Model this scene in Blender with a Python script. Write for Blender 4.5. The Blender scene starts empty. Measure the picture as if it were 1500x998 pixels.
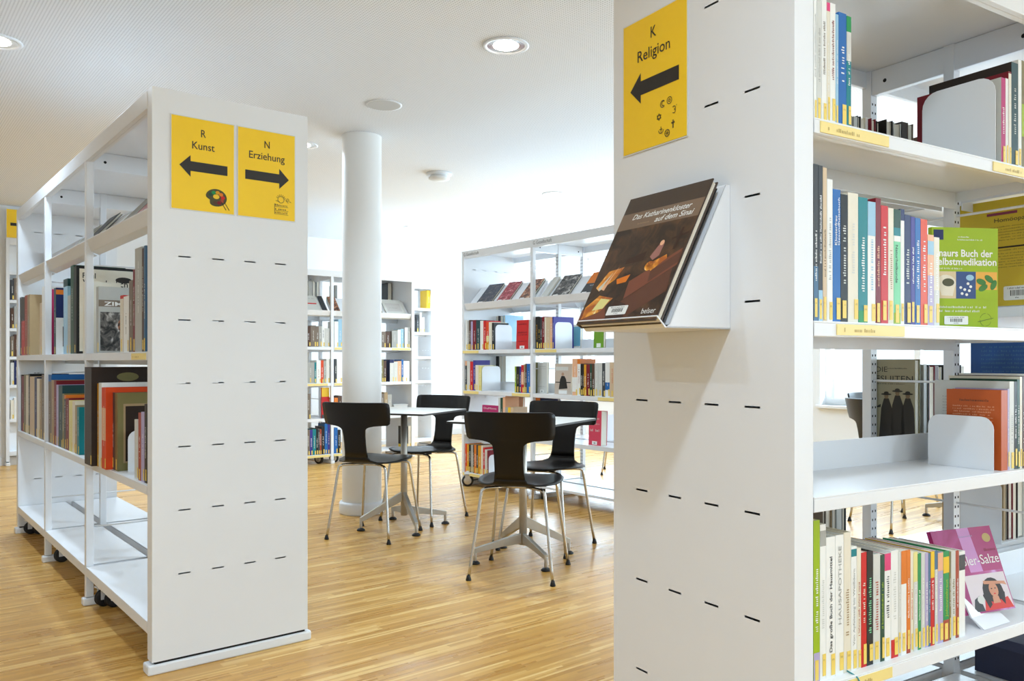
import bpy, math, random
from mathutils import Vector, Matrix
random.seed(7)
COL = bpy.context.scene.collection
PI = math.pi
# ---------------------------------------------------------------- survey of the room (metres)
FPX, CY, CAMH = 1191.8, 528.1, 1.0425          # focal length (px at 1500), horizon row, lens height
LA, RA = .6797, -1.0209                         # headings of the left and the right rack
LO = (-1.18866, 2.68656); RO = (.25306, 2.02358)
WD, HT, CEIL = .549, 1.95, 2.58

# ---------------------------------------------------------------- materials
MATS = {}
def lin(c): return c/12.92 if c <= .04045 else ((c+.055)/1.055)**2.4
def rgb(h):
    h = h.lstrip('#'); return tuple(lin(int(h[i:i+2], 16)/255) for i in (0, 2, 4))
def mat(name, hx, rough=.5, metal=0.0, var=.04, scale=30, bump=0.0, spec=.5, coat=0.0):
    if name in MATS: return MATS[name]
    m = bpy.data.materials.new(name); m.use_nodes = True
    nt = m.node_tree; b = nt.nodes['Principled BSDF']
    c = rgb(hx)
    tc = nt.nodes.new('ShaderNodeTexCoord'); nz = nt.nodes.new('ShaderNodeTexNoise')
    nz.inputs['Scale'].default_value = scale; nz.inputs['Detail'].default_value = 3
    nt.links.new(tc.outputs['Object'], nz.inputs['Vector'])
    mx = nt.nodes.new('ShaderNodeMix'); mx.data_type = 'RGBA'
    mx.inputs[6].default_value = tuple(max(0, x*(1-var)) for x in c)+(1,)
    mx.inputs[7].default_value = tuple(min(1, x*(1+var)) for x in c)+(1,)
    nt.links.new(nz.outputs['Fac'], mx.inputs[0]); nt.links.new(mx.outputs[2], b.inputs['Base Color'])
    b.inputs['Roughness'].default_value = rough; b.inputs['Metallic'].default_value = metal
    b.inputs['Specular IOR Level'].default_value = spec
    if coat: b.inputs['Coat Weight'].default_value = coat; b.inputs['Coat Roughness'].default_value = .15
    if bump:
        bp = nt.nodes.new('ShaderNodeBump'); bp.inputs['Strength'].default_value = bump; bp.inputs['Distance'].default_value = .001
        nt.links.new(nz.outputs['Fac'], bp.inputs['Height']); nt.links.new(bp.outputs['Normal'], b.inputs['Normal'])
    MATS[name] = m; return m
PAL = {'white': 'eeeeea', 'cream': 'e6decb', 'beige': 'd6bd9c', 'grey': 'a9a9a4', 'light grey': 'd2d2cc', 'black': '1c1b1a',
 'charcoal': '3f4245', 'navy': '1f2a5c', 'blue': '1f68b0', 'light blue': '9cc4dc', 'teal': '108088', 'dark teal': '1f4448',
 'green': '1f9150', 'light green': '7fd3a0', 'lime': '9cb81c', 'dark green': '1f4a38', 'olive': '7c7448', 'yellow': 'eec432',
 'amber': 'd99a1c', 'orange': 'e07a22', 'red': 'cc2222', 'dark red': '7c1524', 'rust': 'a8452c', 'pink': 'e0457c', 'magenta': 'b8246c',
 'purple': '3c3590', 'lilac': 'b4a8cc', 'brown': '54392a', 'tan': 'a8906c', 'taupe': '7c6e60', 'silver': 'b4b4ae', 'peach': 'ecb48c',
 'dark brown': '2e221b', 'steel blue': '4a7090', 'pale yellow': 'e6dc90', 'orange-red': 'e04a18', 'terracotta': 'bf5a24'}
def pc(n): return mat('print_'+n.replace(' ', '_').replace('-', '_'), PAL[n], .42, 0, .05, 40, spec=.32)
WHITE = mat('powder_coated_steel', 'e9ebee', .32, 0, .012, 8)
STEEL = mat('brushed_steel', 'c9c6c0', .24, 1.0, .05, 60)
STEELM = mat('satin_aluminium', 'c4c0b8', .42, .65, .05, 50)
BLACKR = mat('black_rubber', '17171a', .6, 0, .1, 60)
SLOT = mat('dark_recess', '0d0d0d', .8)
PAGES = mat('paper_pages', 'ece6d6', .8, 0, .06, 300)
YLABEL = mat('label_yellow', 'f0cf62', .5, 0, .03, 20)
YSTRIP = mat('strip_yellow', 'f3dc8c', .45, 0, .03, 20)
SIGNY = mat('sign_yellow', 'ffd118', .35, 0, .02, 6, coat=.25)
INK = mat('ink_black', '26221f', .4)
CHAIRB = mat('black_lacquered_wood', '120e0b', .36, 0, .12, 25, spec=.32)
TTOP = mat('laminate_white', 'e9e6de', .3, 0, .01, 10)
WALLM = mat('wall_paint', 'f0f2f4', .75, 0, .01, 4, bump=.05)
WINFR = mat('window_frame_paint', 'f0f0ee', .4, 0, .01, 6)

def node_floor():
    m = bpy.data.materials.new('industrial_parquet'); m.use_nodes = True; nt = m.node_tree; N = nt.nodes; L = nt.links
    b = N['Principled BSDF']
    tc = N.new('ShaderNodeTexCoord')
    def math_(op, a, v2=None, v3=None):
        n = N.new('ShaderNodeMath'); n.operation = op
        for i, q in enumerate((a, v2, v3)):
            if q is None: continue
            if isinstance(q, (int, float)): n.inputs[i].default_value = q
            else: L.new(q, n.inputs[i])
        return n.outputs[0]
    sp = N.new('ShaderNodeSeparateXYZ'); L.new(tc.outputs['Object'], sp.inputs[0])
    u, v = sp.outputs[0], sp.outputs[1]
    def layer(w, ln, seed):
        row = math_('FLOOR', math_('DIVIDE', v, w))
        wn = N.new('ShaderNodeTexWhiteNoise'); wn.noise_dimensions = '1D'
        L.new(math_('ADD', row, seed), wn.inputs['W'])
        cell = math_('FLOOR', math_('ADD', math_('DIVIDE', u, ln), math_('MULTIPLY', wn.outputs['Value'], 7.0)))
        cb = N.new('ShaderNodeCombineXYZ'); L.new(row, cb.inputs[0]); L.new(cell, cb.inputs[1]); cb.inputs[2].default_value = seed
        w2 = N.new('ShaderNodeTexWhiteNoise'); w2.noise_dimensions = '3D'; L.new(cb.outputs[0], w2.inputs['Vector'])
        return w2.outputs['Value']
    a = layer(.011, .30, 3.3); c = layer(.033, .62, 9.1); e = layer(.16, 1.3, 5.7)
    mp = N.new('ShaderNodeMapping'); mp.inputs['Scale'].default_value = (3, 160, 1); L.new(tc.outputs['Object'], mp.inputs['Vector'])
    gr = N.new('ShaderNodeTexNoise'); gr.inputs['Scale'].default_value = 1; gr.inputs['Detail'].default_value = 3; L.new(mp.outputs[0], gr.inputs['Vector'])
    s = math_('ADD', math_('ADD', math_('MULTIPLY', a, .42), math_('MULTIPLY', c, .30)), math_('ADD', math_('MULTIPLY', e, .10), math_('MULTIPLY', gr.outputs['Fac'], .22)))
    cr = N.new('ShaderNodeValToRGB'); L.new(s, cr.inputs[0])
    el = cr.color_ramp.elements
    el[0].position = .12; el[0].color = rgb('ba8644')+(1,); el[1].position = .84; el[1].color = rgb('edc67e')+(1,)
    k = el.new(.38); k.color = rgb('c49044')+(1,); k = el.new(.62); k.color = rgb('d6a354')+(1,)
    L.new(cr.outputs[0], b.inputs['Base Color'])
    L.new(math_('ADD', math_('MULTIPLY', s, .12), .24), b.inputs['Roughness'])
    bp = N.new('ShaderNodeBump'); bp.inputs['Strength'].default_value = .12; bp.inputs['Distance'].default_value = .001
    L.new(s, bp.inputs['Height']); L.new(bp.outputs[0], b.inputs['Normal'])
    return m
def node_ceiling():
    m = bpy.data.materials.new('perforated_gypsum'); m.use_nodes = True; nt = m.node_tree; N = nt.nodes; L = nt.links
    b = N['Principled BSDF']; tc = N.new('ShaderNodeTexCoord')
    mp = N.new('ShaderNodeMapping'); mp.inputs['Scale'].default_value = (74, 74, 74); L.new(tc.outputs['Object'], mp.inputs['Vector'])
    fr = N.new('ShaderNodeVectorMath'); fr.operation = 'FRACTION'; L.new(mp.outputs[0], fr.inputs[0])
    sb = N.new('ShaderNodeVectorMath'); sb.operation = 'SUBTRACT'; L.new(fr.outputs[0], sb.inputs[0]); sb.inputs[1].default_value = (.5, .5, 0)
    ml = N.new('ShaderNodeVectorMath'); ml.operation = 'MULTIPLY'; L.new(sb.outputs[0], ml.inputs[0]); ml.inputs[1].default_value = (1, 1, 0)
    le = N.new('ShaderNodeVectorMath'); le.operation = 'LENGTH'; L.new(ml.outputs[0], le.inputs[0])
    lt = N.new('ShaderNodeMapRange'); L.new(le.outputs['Value'], lt.inputs[0]); lt.inputs[1].default_value = .20; lt.inputs[2].default_value = .30
    mx = N.new('ShaderNodeMix'); mx.data_type = 'RGBA'; L.new(lt.outputs[0], mx.inputs[0])
    mx.inputs[6].default_value = rgb('c2c3c5')+(1,); mx.inputs[7].default_value = rgb('f2f4f7')+(1,)
    L.new(mx.outputs[2], b.inputs['Base Color']); b.inputs['Roughness'].default_value = .8
    return m
def node_glass():
    m = bpy.data.materials.new('window_glass'); m.use_nodes = True; nt = m.node_tree; N = nt.nodes
    N.remove(N['Principled BSDF']); o = N['Material Output']
    t = N.new('ShaderNodeBsdfTransparent'); t.inputs[0].default_value = (.96, .98, .98, 1)
    g = N.new('ShaderNodeBsdfGlossy'); g.inputs['Roughness'].default_value = .03
    mx = N.new('ShaderNodeMixShader'); mx.inputs[0].default_value = .06
    nt.links.new(t.outputs[0], mx.inputs[1]); nt.links.new(g.outputs[0], mx.inputs[2]); nt.links.new(mx.outputs[0], o.inputs[0])
    return m
def emis(name, col, st):
    m = bpy.data.materials.new(name); m.use_nodes = True; b = m.node_tree.nodes['Principled BSDF']
    b.inputs['Base Color'].default_value = (.8, .8, .8, 1)
    b.inputs['Emission Color'].default_value = col+(1,); b.inputs['Emission Strength'].default_value = st
    return m
def node_ember(name, dark, mid, hot, scale):
    m = bpy.data.materials.new(name); m.use_nodes = True; nt = m.node_tree; N = nt.nodes; b = N['Principled BSDF']
    tc = N.new('ShaderNodeTexCoord'); nz = N.new('ShaderNodeTexNoise'); nz.inputs['Scale'].default_value = scale; nz.inputs['Detail'].default_value = 5; nz.inputs['Distortion'].default_value = 1.2
    nt.links.new(tc.outputs['Object'], nz.inputs['Vector']); cr = N.new('ShaderNodeValToRGB'); nt.links.new(nz.outputs['Fac'], cr.inputs[0])
    e = cr.color_ramp.elements; e[0].position = .38; e[0].color = rgb(dark)+(1,); e[1].position = .72; e[1].color = rgb(hot)+(1,)
    k = e.new(.55); k.color = rgb(mid)+(1,)
    nt.links.new(cr.outputs[0], b.inputs['Base Color']); b.inputs['Roughness'].default_value = .3
    return m
FLOORM, CEILM, GLASS = node_floor(), node_ceiling(), node_glass()
LAMP = emis('lamp_glow', (1, .97, .92), 14)
PIC_EMBER = node_ember('photo_embers', '2a1b14', '48301f', '6e4426', 22)
PIC_FIRE = node_ember('photo_fire', 'b05a1c', 'f0a030', 'fff0b0', 30)
PIC_GREY = node_ember('photo_grey', '222224', '6a6662', 'd8d4ce', 30)
PIC_WARM = node_ember('photo_warm', '3c2a26', 'a86a4a', 'e2c8a8', 40)
PIC_RED = node_ember('photo_red', '7c1824', 'b43c48', 'e6c0bc', 45)
PIC_SKY = node_ember('photo_blue', '14161c', '2c3448', '8a7468', 45)
PIC_PINK = node_ember('photo_pink', '9c2468', 'b04884', 'cc98cc', 9)
ACRYL = mat('clear_holder_edge', 'dfe3e2', .12, 0, .01, 5, coat=.5)

# ---------------------------------------------------------------- mesh builder
_txt = {}
def text_geo(s, shear=0.0, bold=0.0):
    k = (s, shear, bold)
    if k in _txt: return _txt[k]
    cu = bpy.data.curves.new('t', 'FONT'); cu.body = s; cu.size = 1; cu.shear = shear; cu.offset = bold; cu.resolution_u = 3
    ob = bpy.data.objects.new('t', cu); COL.objects.link(ob)
    bpy.context.view_layer.update()
    me = bpy.data.meshes.new_from_object(ob.evaluated_get(bpy.context.evaluated_depsgraph_get()))
    vs = [(v.co.x, v.co.y) for v in me.vertices]; fs = [tuple(p.vertices) for p in me.polygons]
    bpy.data.objects.remove(ob); bpy.data.meshes.remove(me); bpy.data.curves.remove(cu)
    xs = [v[0] for v in vs] or [0, 1]
    _txt[k] = (vs, fs, min(xs), max(xs)); return _txt[k]
class Frame:                                     # a drawing plane: origin, right, up, outward normal
    def __init__(s, o, r, u, n): s.o, s.r, s.u, s.n = map(Vector, (o, r, u, n))
    def p(s, a, b, off=0.0): return s.o + s.r*a + s.u*b + s.n*off
class MB:
    def __init__(s): s.v = []; s.f = []; s.mi = []; s.mats = []; s.sm = []
    def m(s, mt):
        if mt not in s.mats: s.mats.append(mt)
        return s.mats.index(mt)
    def poly(s, pts, mt, smooth=False):
        n = len(s.v); s.v += [tuple(p) for p in pts]; s.f.append(tuple(range(n, n+len(pts)))); s.mi.append(s.m(mt)); s.sm.append(smooth)
    def box(s, x0, x1, y0, y1, z0, z1, mt):
        n = len(s.v)
        if x0 > x1: x0, x1 = x1, x0
        if y0 > y1: y0, y1 = y1, y0
        if z0 > z1: z0, z1 = z1, z0
        s.v += [(x0, y0, z0), (x1, y0, z0), (x1, y1, z0), (x0, y1, z0), (x0, y0, z1), (x1, y0, z1), (x1, y1, z1), (x0, y1, z1)]
        for q in ((0, 3, 2, 1), (4, 5, 6, 7), (0, 1, 5, 4), (1, 2, 6, 5), (2, 3, 7, 6), (3, 0, 4, 7)):
            s.f.append(tuple(n+i for i in q)); s.mi.append(s.m(mt)); s.sm.append(False)
        return s
    def prism(s, P, vec, mt):                    # P: 3D outline (ccw seen from -vec side), extruded by vec
        n = len(s.v); k = len(P); vec = Vector(vec)
        s.v += [tuple(p) for p in P]+[tuple(Vector(p)+vec) for p in P]
        s.f.append(tuple(range(n+k-1, n-1, -1))); s.f.append(tuple(range(n+k, n+2*k)))
        for i in range(k):
            j = (i+1) % k; s.f.append((n+i, n+j, n+k+j, n+k+i))
        s.mi += [s.m(mt)]*(k+2); s.sm += [False]*(k+2)
        return s
    def tube(s, pts, r, mt, n=10, r2=None):
        pts = [Vector(p) for p in pts]; base = len(s.v); up = None; k = len(pts)
        for i, p in enumerate(pts):
            d = (pts[min(i+1, k-1)]-pts[max(i-1, 0)]).normalized()
            if up is None:
                up = d.orthogonal().normalized()
            up = (up-d*up.dot(d)).normalized(); w = d.cross(up)
            rr = r if r2 is None else r+(r2-r)*i/(k-1)
            for j in range(n):
                a = 2*PI*j/n; s.v.append(tuple(p+up*math.cos(a)*rr+w*math.sin(a)*rr))
        for i in range(k-1):
            for j in range(n):
                j2 = (j+1) % n
                s.f.append((base+i*n+j, base+i*n+j2, base+(i+1)*n+j2, base+(i+1)*n+j)); s.mi.append(s.m(mt)); s.sm.append(True)
        s.f.append(tuple(base+j for j in range(n-1, -1, -1))); s.f.append(tuple(base+(k-1)*n+j for j in range(n)))
        s.mi += [s.m(mt)]*2; s.sm += [False]*2
        return s
    def lathe(s, c, prof, mt, n=32, axis='z'):   # prof: (r, h) along axis
        base = len(s.v); k = len(prof)
        for r, h in prof:
            for j in range(n):
                a = 2*PI*j/n; x, y = r*math.cos(a), r*math.sin(a)
                s.v.append((c[0]+x, c[1]+y, c[2]+h) if axis == 'z' else ((c[0]+h, c[1]+x, c[2]+y) if axis == 'x' else (c[0]+y, c[1]+h, c[2]+x)))
        for i in range(k-1):
            for j in range(n):
                j2 = (j+1) % n
                s.f.append((base+i*n+j, base+i*n+j2, base+(i+1)*n+j2, base+(i+1)*n+j)); s.mi.append(s.m(mt)); s.sm.append(True)
        return s
    def rect(s, F, a0, a1, b0, b1, mt, off=.0003): s.poly([F.p(a0, b0, off), F.p(a1, b0, off), F.p(a1, b1, off), F.p(a0, b1, off)], mt)
    def shape(s, F, pts, mt, off=.0004): s.poly([F.p(a, b, off) for a, b in pts], mt)
    def disc(s, F, a, b, ra, rb, mt, off=.0004, n=18, rot=0):
        c, q = math.cos(rot), math.sin(rot)
        s.shape(F, [(a+ra*math.cos(t)*c-rb*math.sin(t)*q, b+ra*math.cos(t)*q+rb*math.sin(t)*c) for t in [2*PI*i/n for i in range(n)]], mt, off)
    def text(s, F, a, b, st, size, mt, align='l', width=None, off=.0006, shear=0, bold=0.0):
        vs, fs, x0, x1 = text_geo(st, shear, bold)
        sx = size
        if width is not None: sx = width/(x1-x0)
        w = (x1-x0)*sx
        sh = a-x0*sx if align == 'l' else (a-x0*sx-w/2 if align == 'c' else a-x0*sx-w)
        n = len(s.v); s.v += [tuple(F.p(sh+x*sx, b+y*size, off)) for x, y in vs]
        for f in fs: s.f.append(tuple(n+i for i in f)); s.mi.append(s.m(mt)); s.sm.append(False)
    def marks(s, F, a0, a1, b, hgt, mt, rnd, off=.0005, step=None):   # unreadable print: a line of little strokes
        step = step or hgt*.62; a = a0
        while a < a1-step*.6:
            w = step*rnd.uniform(.35, .6); hh = hgt*rnd.choice((.7, .72, 1.0))
            if rnd.random() > .13: s.rect(F, a, a+w, b, b+hh, mt, off)
            a += step
    def build(s, name, parent=None, bevel=0.0, loc=None, rot=None, solid=0, sub=0):
        me = bpy.data.meshes.new(name); me.from_pydata(s.v, [], s.f)
        for mt in s.mats: me.materials.append(mt)
        me.polygons.foreach_set('material_index', s.mi); me.polygons.foreach_set('use_smooth', s.sm); me.update()
        ob = bpy.data.objects.new(name, me); COL.objects.link(ob)
        if parent: ob.parent = parent
        if loc is not None: ob.location = loc
        if rot is not None: ob.rotation_euler = rot
        if bevel:
            md = ob.modifiers.new('bevel', 'BEVEL'); md.width = bevel; md.segments = 2; md.limit_method = 'ANGLE'; md.angle_limit = .9
        if solid:
            md = ob.modifiers.new('solid', 'SOLIDIFY'); md.thickness = solid; md.offset = 0
        return ob
def tag(o, label=None, cat=None, group=None, kind=None):
    if label: o['label'] = label
    if cat: o['category'] = cat
    if group: o['group'] = group
    if kind: o['kind'] = kind
    return o
def empty(name, loc, rz, label, cat, group=None):
    o = bpy.data.objects.new(name, None); COL.objects.link(o); o.location = loc; o.rotation_euler = (0, 0, rz); o.empty_display_size = .1
    return tag(o, label, cat, group)
def rounded(a0, a1, b0, b1, r, top_only=False, n=5):
    out = []
    cs = [(a1-r, b0+r, -90), (a1-r, b1-r, 0), (a0+r, b1-r, 90), (a0+r, b0+r, 180)]
    for i, (ca, cb, st) in enumerate(cs):
        if top_only and i in (0, 3):
            out.append((a1, b0) if i == 0 else (a0, b0)); continue
        for k in range(n+1):
            t = math.radians(st+90*k/n); out.append((ca+r*math.cos(t), cb+r*math.sin(t)))
    return out

# ---------------------------------------------------------------- frontages: s runs left to right, t into the shelf
class Face:
    def __init__(s, o, th): s.o = o; s.th = th; s.c = math.cos(th); s.q = math.sin(th)
    def P(s, a, t=0.0): return (s.o[0]+a*s.c-t*s.q, s.o[1]+a*s.q+t*s.c)
    def s_at(s, x, t=0.0):
        k = (x-750)/FPX; ox, oy = s.P(0, t)
        return (k*oy-ox)/(s.c-k*s.q)
    def t_at(s, x, a):
        k = (x-750)/FPX; ox, oy = s.P(a, 0)
        return (ox-k*oy)/(s.q+k*s.c)
    def z_at(s, y, a, t=0.0): return CAMH-(y-CY)/FPX*s.P(a, t)[1]
def Lp(u, v): return (LO[0]+u*math.cos(LA)-v*math.sin(LA), LO[1]+u*math.sin(LA)+v*math.cos(LA))
def Rp(u, v): return (RO[0]+u*math.cos(RA)-v*math.sin(RA), RO[1]+u*math.sin(RA)+v*math.cos(RA))
LLEN = 2.885
FL = Face(Lp(0, LLEN), LA-PI/2); FR = Face(Rp(WD, 0), RA+PI/2)
FG = Face((-.42, 6.80), LA-PI/2); FB = Face((-2.62, 7.55), LA)
def band_uv(p): return (p[0]*math.cos(LA)+p[1]*math.sin(LA), -p[0]*math.sin(LA)+p[1]*math.cos(LA))

# ---------------------------------------------------------------- racks
SHELF_T = .004
def shelf_mb(x0, x1, t0, t1, z, lip=.03, back=.05, up=0.0, nf=0):
    m = MB(); sgn = 1 if t1 > t0 else -1
    m.box(x0, x1, t0, t1, z-SHELF_T, z, WHITE)
    m.box(x0, x1, t0, t0+sgn*.012, z-lip, z-SHELF_T, WHITE)
    m.box(x0, x1, t0+sgn*.012, t0+sgn*.028, z-lip, z-lip+.003, WHITE)
    m.box(x0, x1, t1-sgn*.004, t1, z-back, z+up, WHITE)
    m.box(x0, x0+.003, t0, t1, z-lip, z, WHITE); m.box(x1-.003, x1, t0, t1, z-lip, z, WHITE)
    return m
def display_mb(x0, x1, t0, t1, z, rise=.185):
    m = MB(); sgn = 1 if t1 > t0 else -1; dt = sgn*.175
    def slab(tA, zA, tB, zB, th=.004):
        P = [(x0, tA, zA), (x0, tB, zB), (x0, tB, zB-th), (x0, tA, zA-th)]
        m.prism(P, (x1-x0, 0, 0), WHITE)
    slab(t0+sgn*.012, z, t0+dt, z+rise)
    slab(t0-sgn*.004, z+.045, t0+sgn*.014, z-.001)
    slab(t0+sgn*.014, z-.001, t0+sgn*.045, z-.012)
    for x in (x0+.002, x1-.005):
        m.prism([(x, t0+sgn*.01, z-.002), (x, t0+dt, z+rise-.004), (x, t0+dt, z+rise-.05), (x, t0+sgn*.05, z-.012)], (.003, 0, 0), WHITE)
    return m
def rack(F, label, frames, panels, near, far, W=WD, H=HT, name='book_rack', group='white double-sided book racks', dots=(), cover=True, base=True, slotz=(.306, .214, 8), casters=(), bigwheel=False, rails=True, far_panel_slots=True, rods=True):
    root = empty(name, (F.o[0], F.o[1], 0), F.th, label, 'bookcase', group)
    s0, s1 = min([f for f in frames]+[p[0] for p in panels]), max([f for f in frames]+[p[1] for p in panels])
    mid = W/2
    for (a, b) in panels:
        m = MB(); zb = .042
        tb = [0]; 
        for c in (.104, .217, .330, .443): tb += [c*W/.549-.020, c*W/.549+.020]
        tb.append(W); zb_ = [zb]
        for k in range(slotz[2]): zb_ += [slotz[0]+k*slotz[1]-.0022, slotz[0]+k*slotz[1]+.0022]
        zb_.append(H)
        for X, sg in ((a, -1), (b, 1)):
            for i in range(len(tb)-1):
                for j in range(len(zb_)-1):
                    if i % 2 == 1 and j % 2 == 1: continue
                    q = [(X, tb[i], zb_[j]), (X, tb[i+1], zb_[j]), (X, tb[i+1], zb_[j+1]), (X, tb[i], zb_[j+1])]
                    if sg < 0: q.reverse()
                    m.poly(q, WHITE)
        m.poly([(a, 0, zb), (b, 0, zb), (b, 0, H), (a, 0, H)], WHITE); m.poly([(b, W, zb), (a, W, zb), (a, W, H), (b, W, H)], WHITE)
        m.poly([(a, 0, H), (b, 0, H), (b, W, H), (a, W, H)], WHITE); m.poly([(a, 0, zb), (a, W, zb), (b, W, zb), (b, 0, zb)], WHITE)
        o = m.build('end_panel', root); tag(o, 'closed white steel end panel with rows of narrow slots')
    P = .03
    for fi, f in enumerate(frames):
        for k, t in enumerate((0, mid-P/2, W-P)):
            m = MB(); m.box(f-P/2, f+P/2, t, t+P, .035, H-.005, WHITE)
            if f in dots and k > 0:
                z = .2
                while z < H-.1:
                    for dx in (-.007, .007):
                        m.box(f+dx-.0025, f+dx+.0025, t-.0006, t+.001, z-.0035, z+.0035, SLOT)
                    z += .0268
            m.build('post', root, bevel=.002)
        m = MB(); m.box(f-.012, f+.012, P, W-P, H-.09, H-.0145, WHITE)
        for t in (.075, W-.075):
            for sg in (-1, 1):
                m.disc(Frame((f+sg*.0122, t, H-.055), (0, 1, 0), (0, 0, 1), (sg, 0, 0)), 0, 0, .006, .006, SLOT)
        m.build('crossbar', root, bevel=.002)
        if rods:
            for z in (.33, .64, .98, 1.45):
                MB().tube([(f, P, z), (f, W-P, z)], .0035, WHITE, 6).build('brace_rod', root)
        if base:
            m = MB(); m.box(f-.022, f+.022, -.012, W+.012, .0, .032, WHITE); m.build('foot_bar', root, bevel=.006)
    for (a, b) in panels:
        if base:
            m = MB(); m.box(a-.004, b+.004, -.014, W+.014, .0, .034, WHITE); m.build('foot_bar', root, bevel=.006)
            m = MB(); m.box(a+.008, b-.004, .01, W-.01, .034, .043, SLOT); m.build('panel_gap', root)
    if cover:
        for (a, b) in panels:
            if a <= s0+1e-6: s0 = b
            if b >= s1-1e-6: s1 = a
        m = MB(); m.box(s0, s1, 0, W, H-.014, H-.002, WHITE)
        m.box(s0, s1, -.001, .014, H-.062, H-.001, WHITE); m.box(s0, s1, W-.014, W+.001, H-.062, H-.001, WHITE)
        m.box(s0, s1, .014, .03, H-.062, H-.059, WHITE)
        m.build('top_cover', root, bevel=.002)
    for (a, b, z, kind) in near+[(a, b, z, k+'_far') for (a, b, z, k) in far]:
        fr = kind.endswith('_far')
        t0, t1 = (.0, mid-.018) if not fr else (W, mid+.018)
        if kind.startswith('disp'): o = display_mb(a, b, t0+(.006 if not fr else -.006), t1, z).build('display_shelf', root, bevel=.0008)
        else:
            up = .07 if kind.startswith('up') else 0.0
            lip = (.018 if bigwheel else .04) if kind.startswith('base') else .03
            o = shelf_mb(a, b, t0, t1, z, lip, .05, up).build('shelf', root, bevel=.001)
    for (s, t, rz) in casters:
        R = .048 if bigwheel else .036
        m = MB(); m.box(-.028, .028, -.028, .028, R*2+.006, R*2+.012, WHITE)
        m.box(-.020, -.016, -.02, .02, R-.004, R*2+.008, STEELM if bigwheel else WHITE); m.box(.016, .020, -.02, .02, R-.004, R*2+.008, STEELM if bigwheel else WHITE)
        m.box(-.02, .02, -.018, .018, R*2, R*2+.008, STEELM)
        zc = R*2+.012
        m.box(-.012, .012, -.012, .012, zc, .126, WHITE)
        c = m.build('caster', root, loc=(s, t, 0), rot=(0, 0, rz))
        w = MB()
        for x in ((-.014, -.002), (.002, .014)):
            w.lathe((0, 0, R), [(0, x[0]), (R*.6, x[0]), (R*.92, x[0]), (R, x[0]+.003), (R, x[1]-.003), (R*.92, x[1]), (R*.6, x[1]), (0, x[1])], BLACKR, 24, 'x')
        if bigwheel:
            for x, sg in ((-.0145, -1), (.0145, 1)):
                w.lathe((0, 0, R), [(0, x), (R*.66, x), (R*.68, x-sg*.001)], STEELM, 20, 'x')
        w.build('wheel', c)
    return root
def strip(root, F, x0, x1, z, t=0.0, rnd=None, txt=True, dz=.016, h=.022, s=None):
    a, b = (F.s_at(x0, t), F.s_at(x1, t)) if s is None else s
    m = MB(); m.box(a, b, t-.0022, t-.0002, z-dz-h/2, z-dz+h/2, YSTRIP)
    fr = Frame((a, t-.0022, z-dz-h/2), (1, 0, 0), (0, 0, 1), (0, -1, 0))
    if txt:
        r = random.Random(int(abs(a)*1000)+3); g = mat('faint_print', 'b8a060', .6)
        m.marks(fr, (b-a)*.1, (b-a)*.13, h*.3, h*.38, g, r, step=h*.3); m.marks(fr, (b-a)*.22, (b-a)*.55, h*.3, h*.34, g, r, step=h*.24)
    o = m.build('shelf_label', root); tag(o, 'yellow label strip on the shelf edge'); return o

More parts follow.
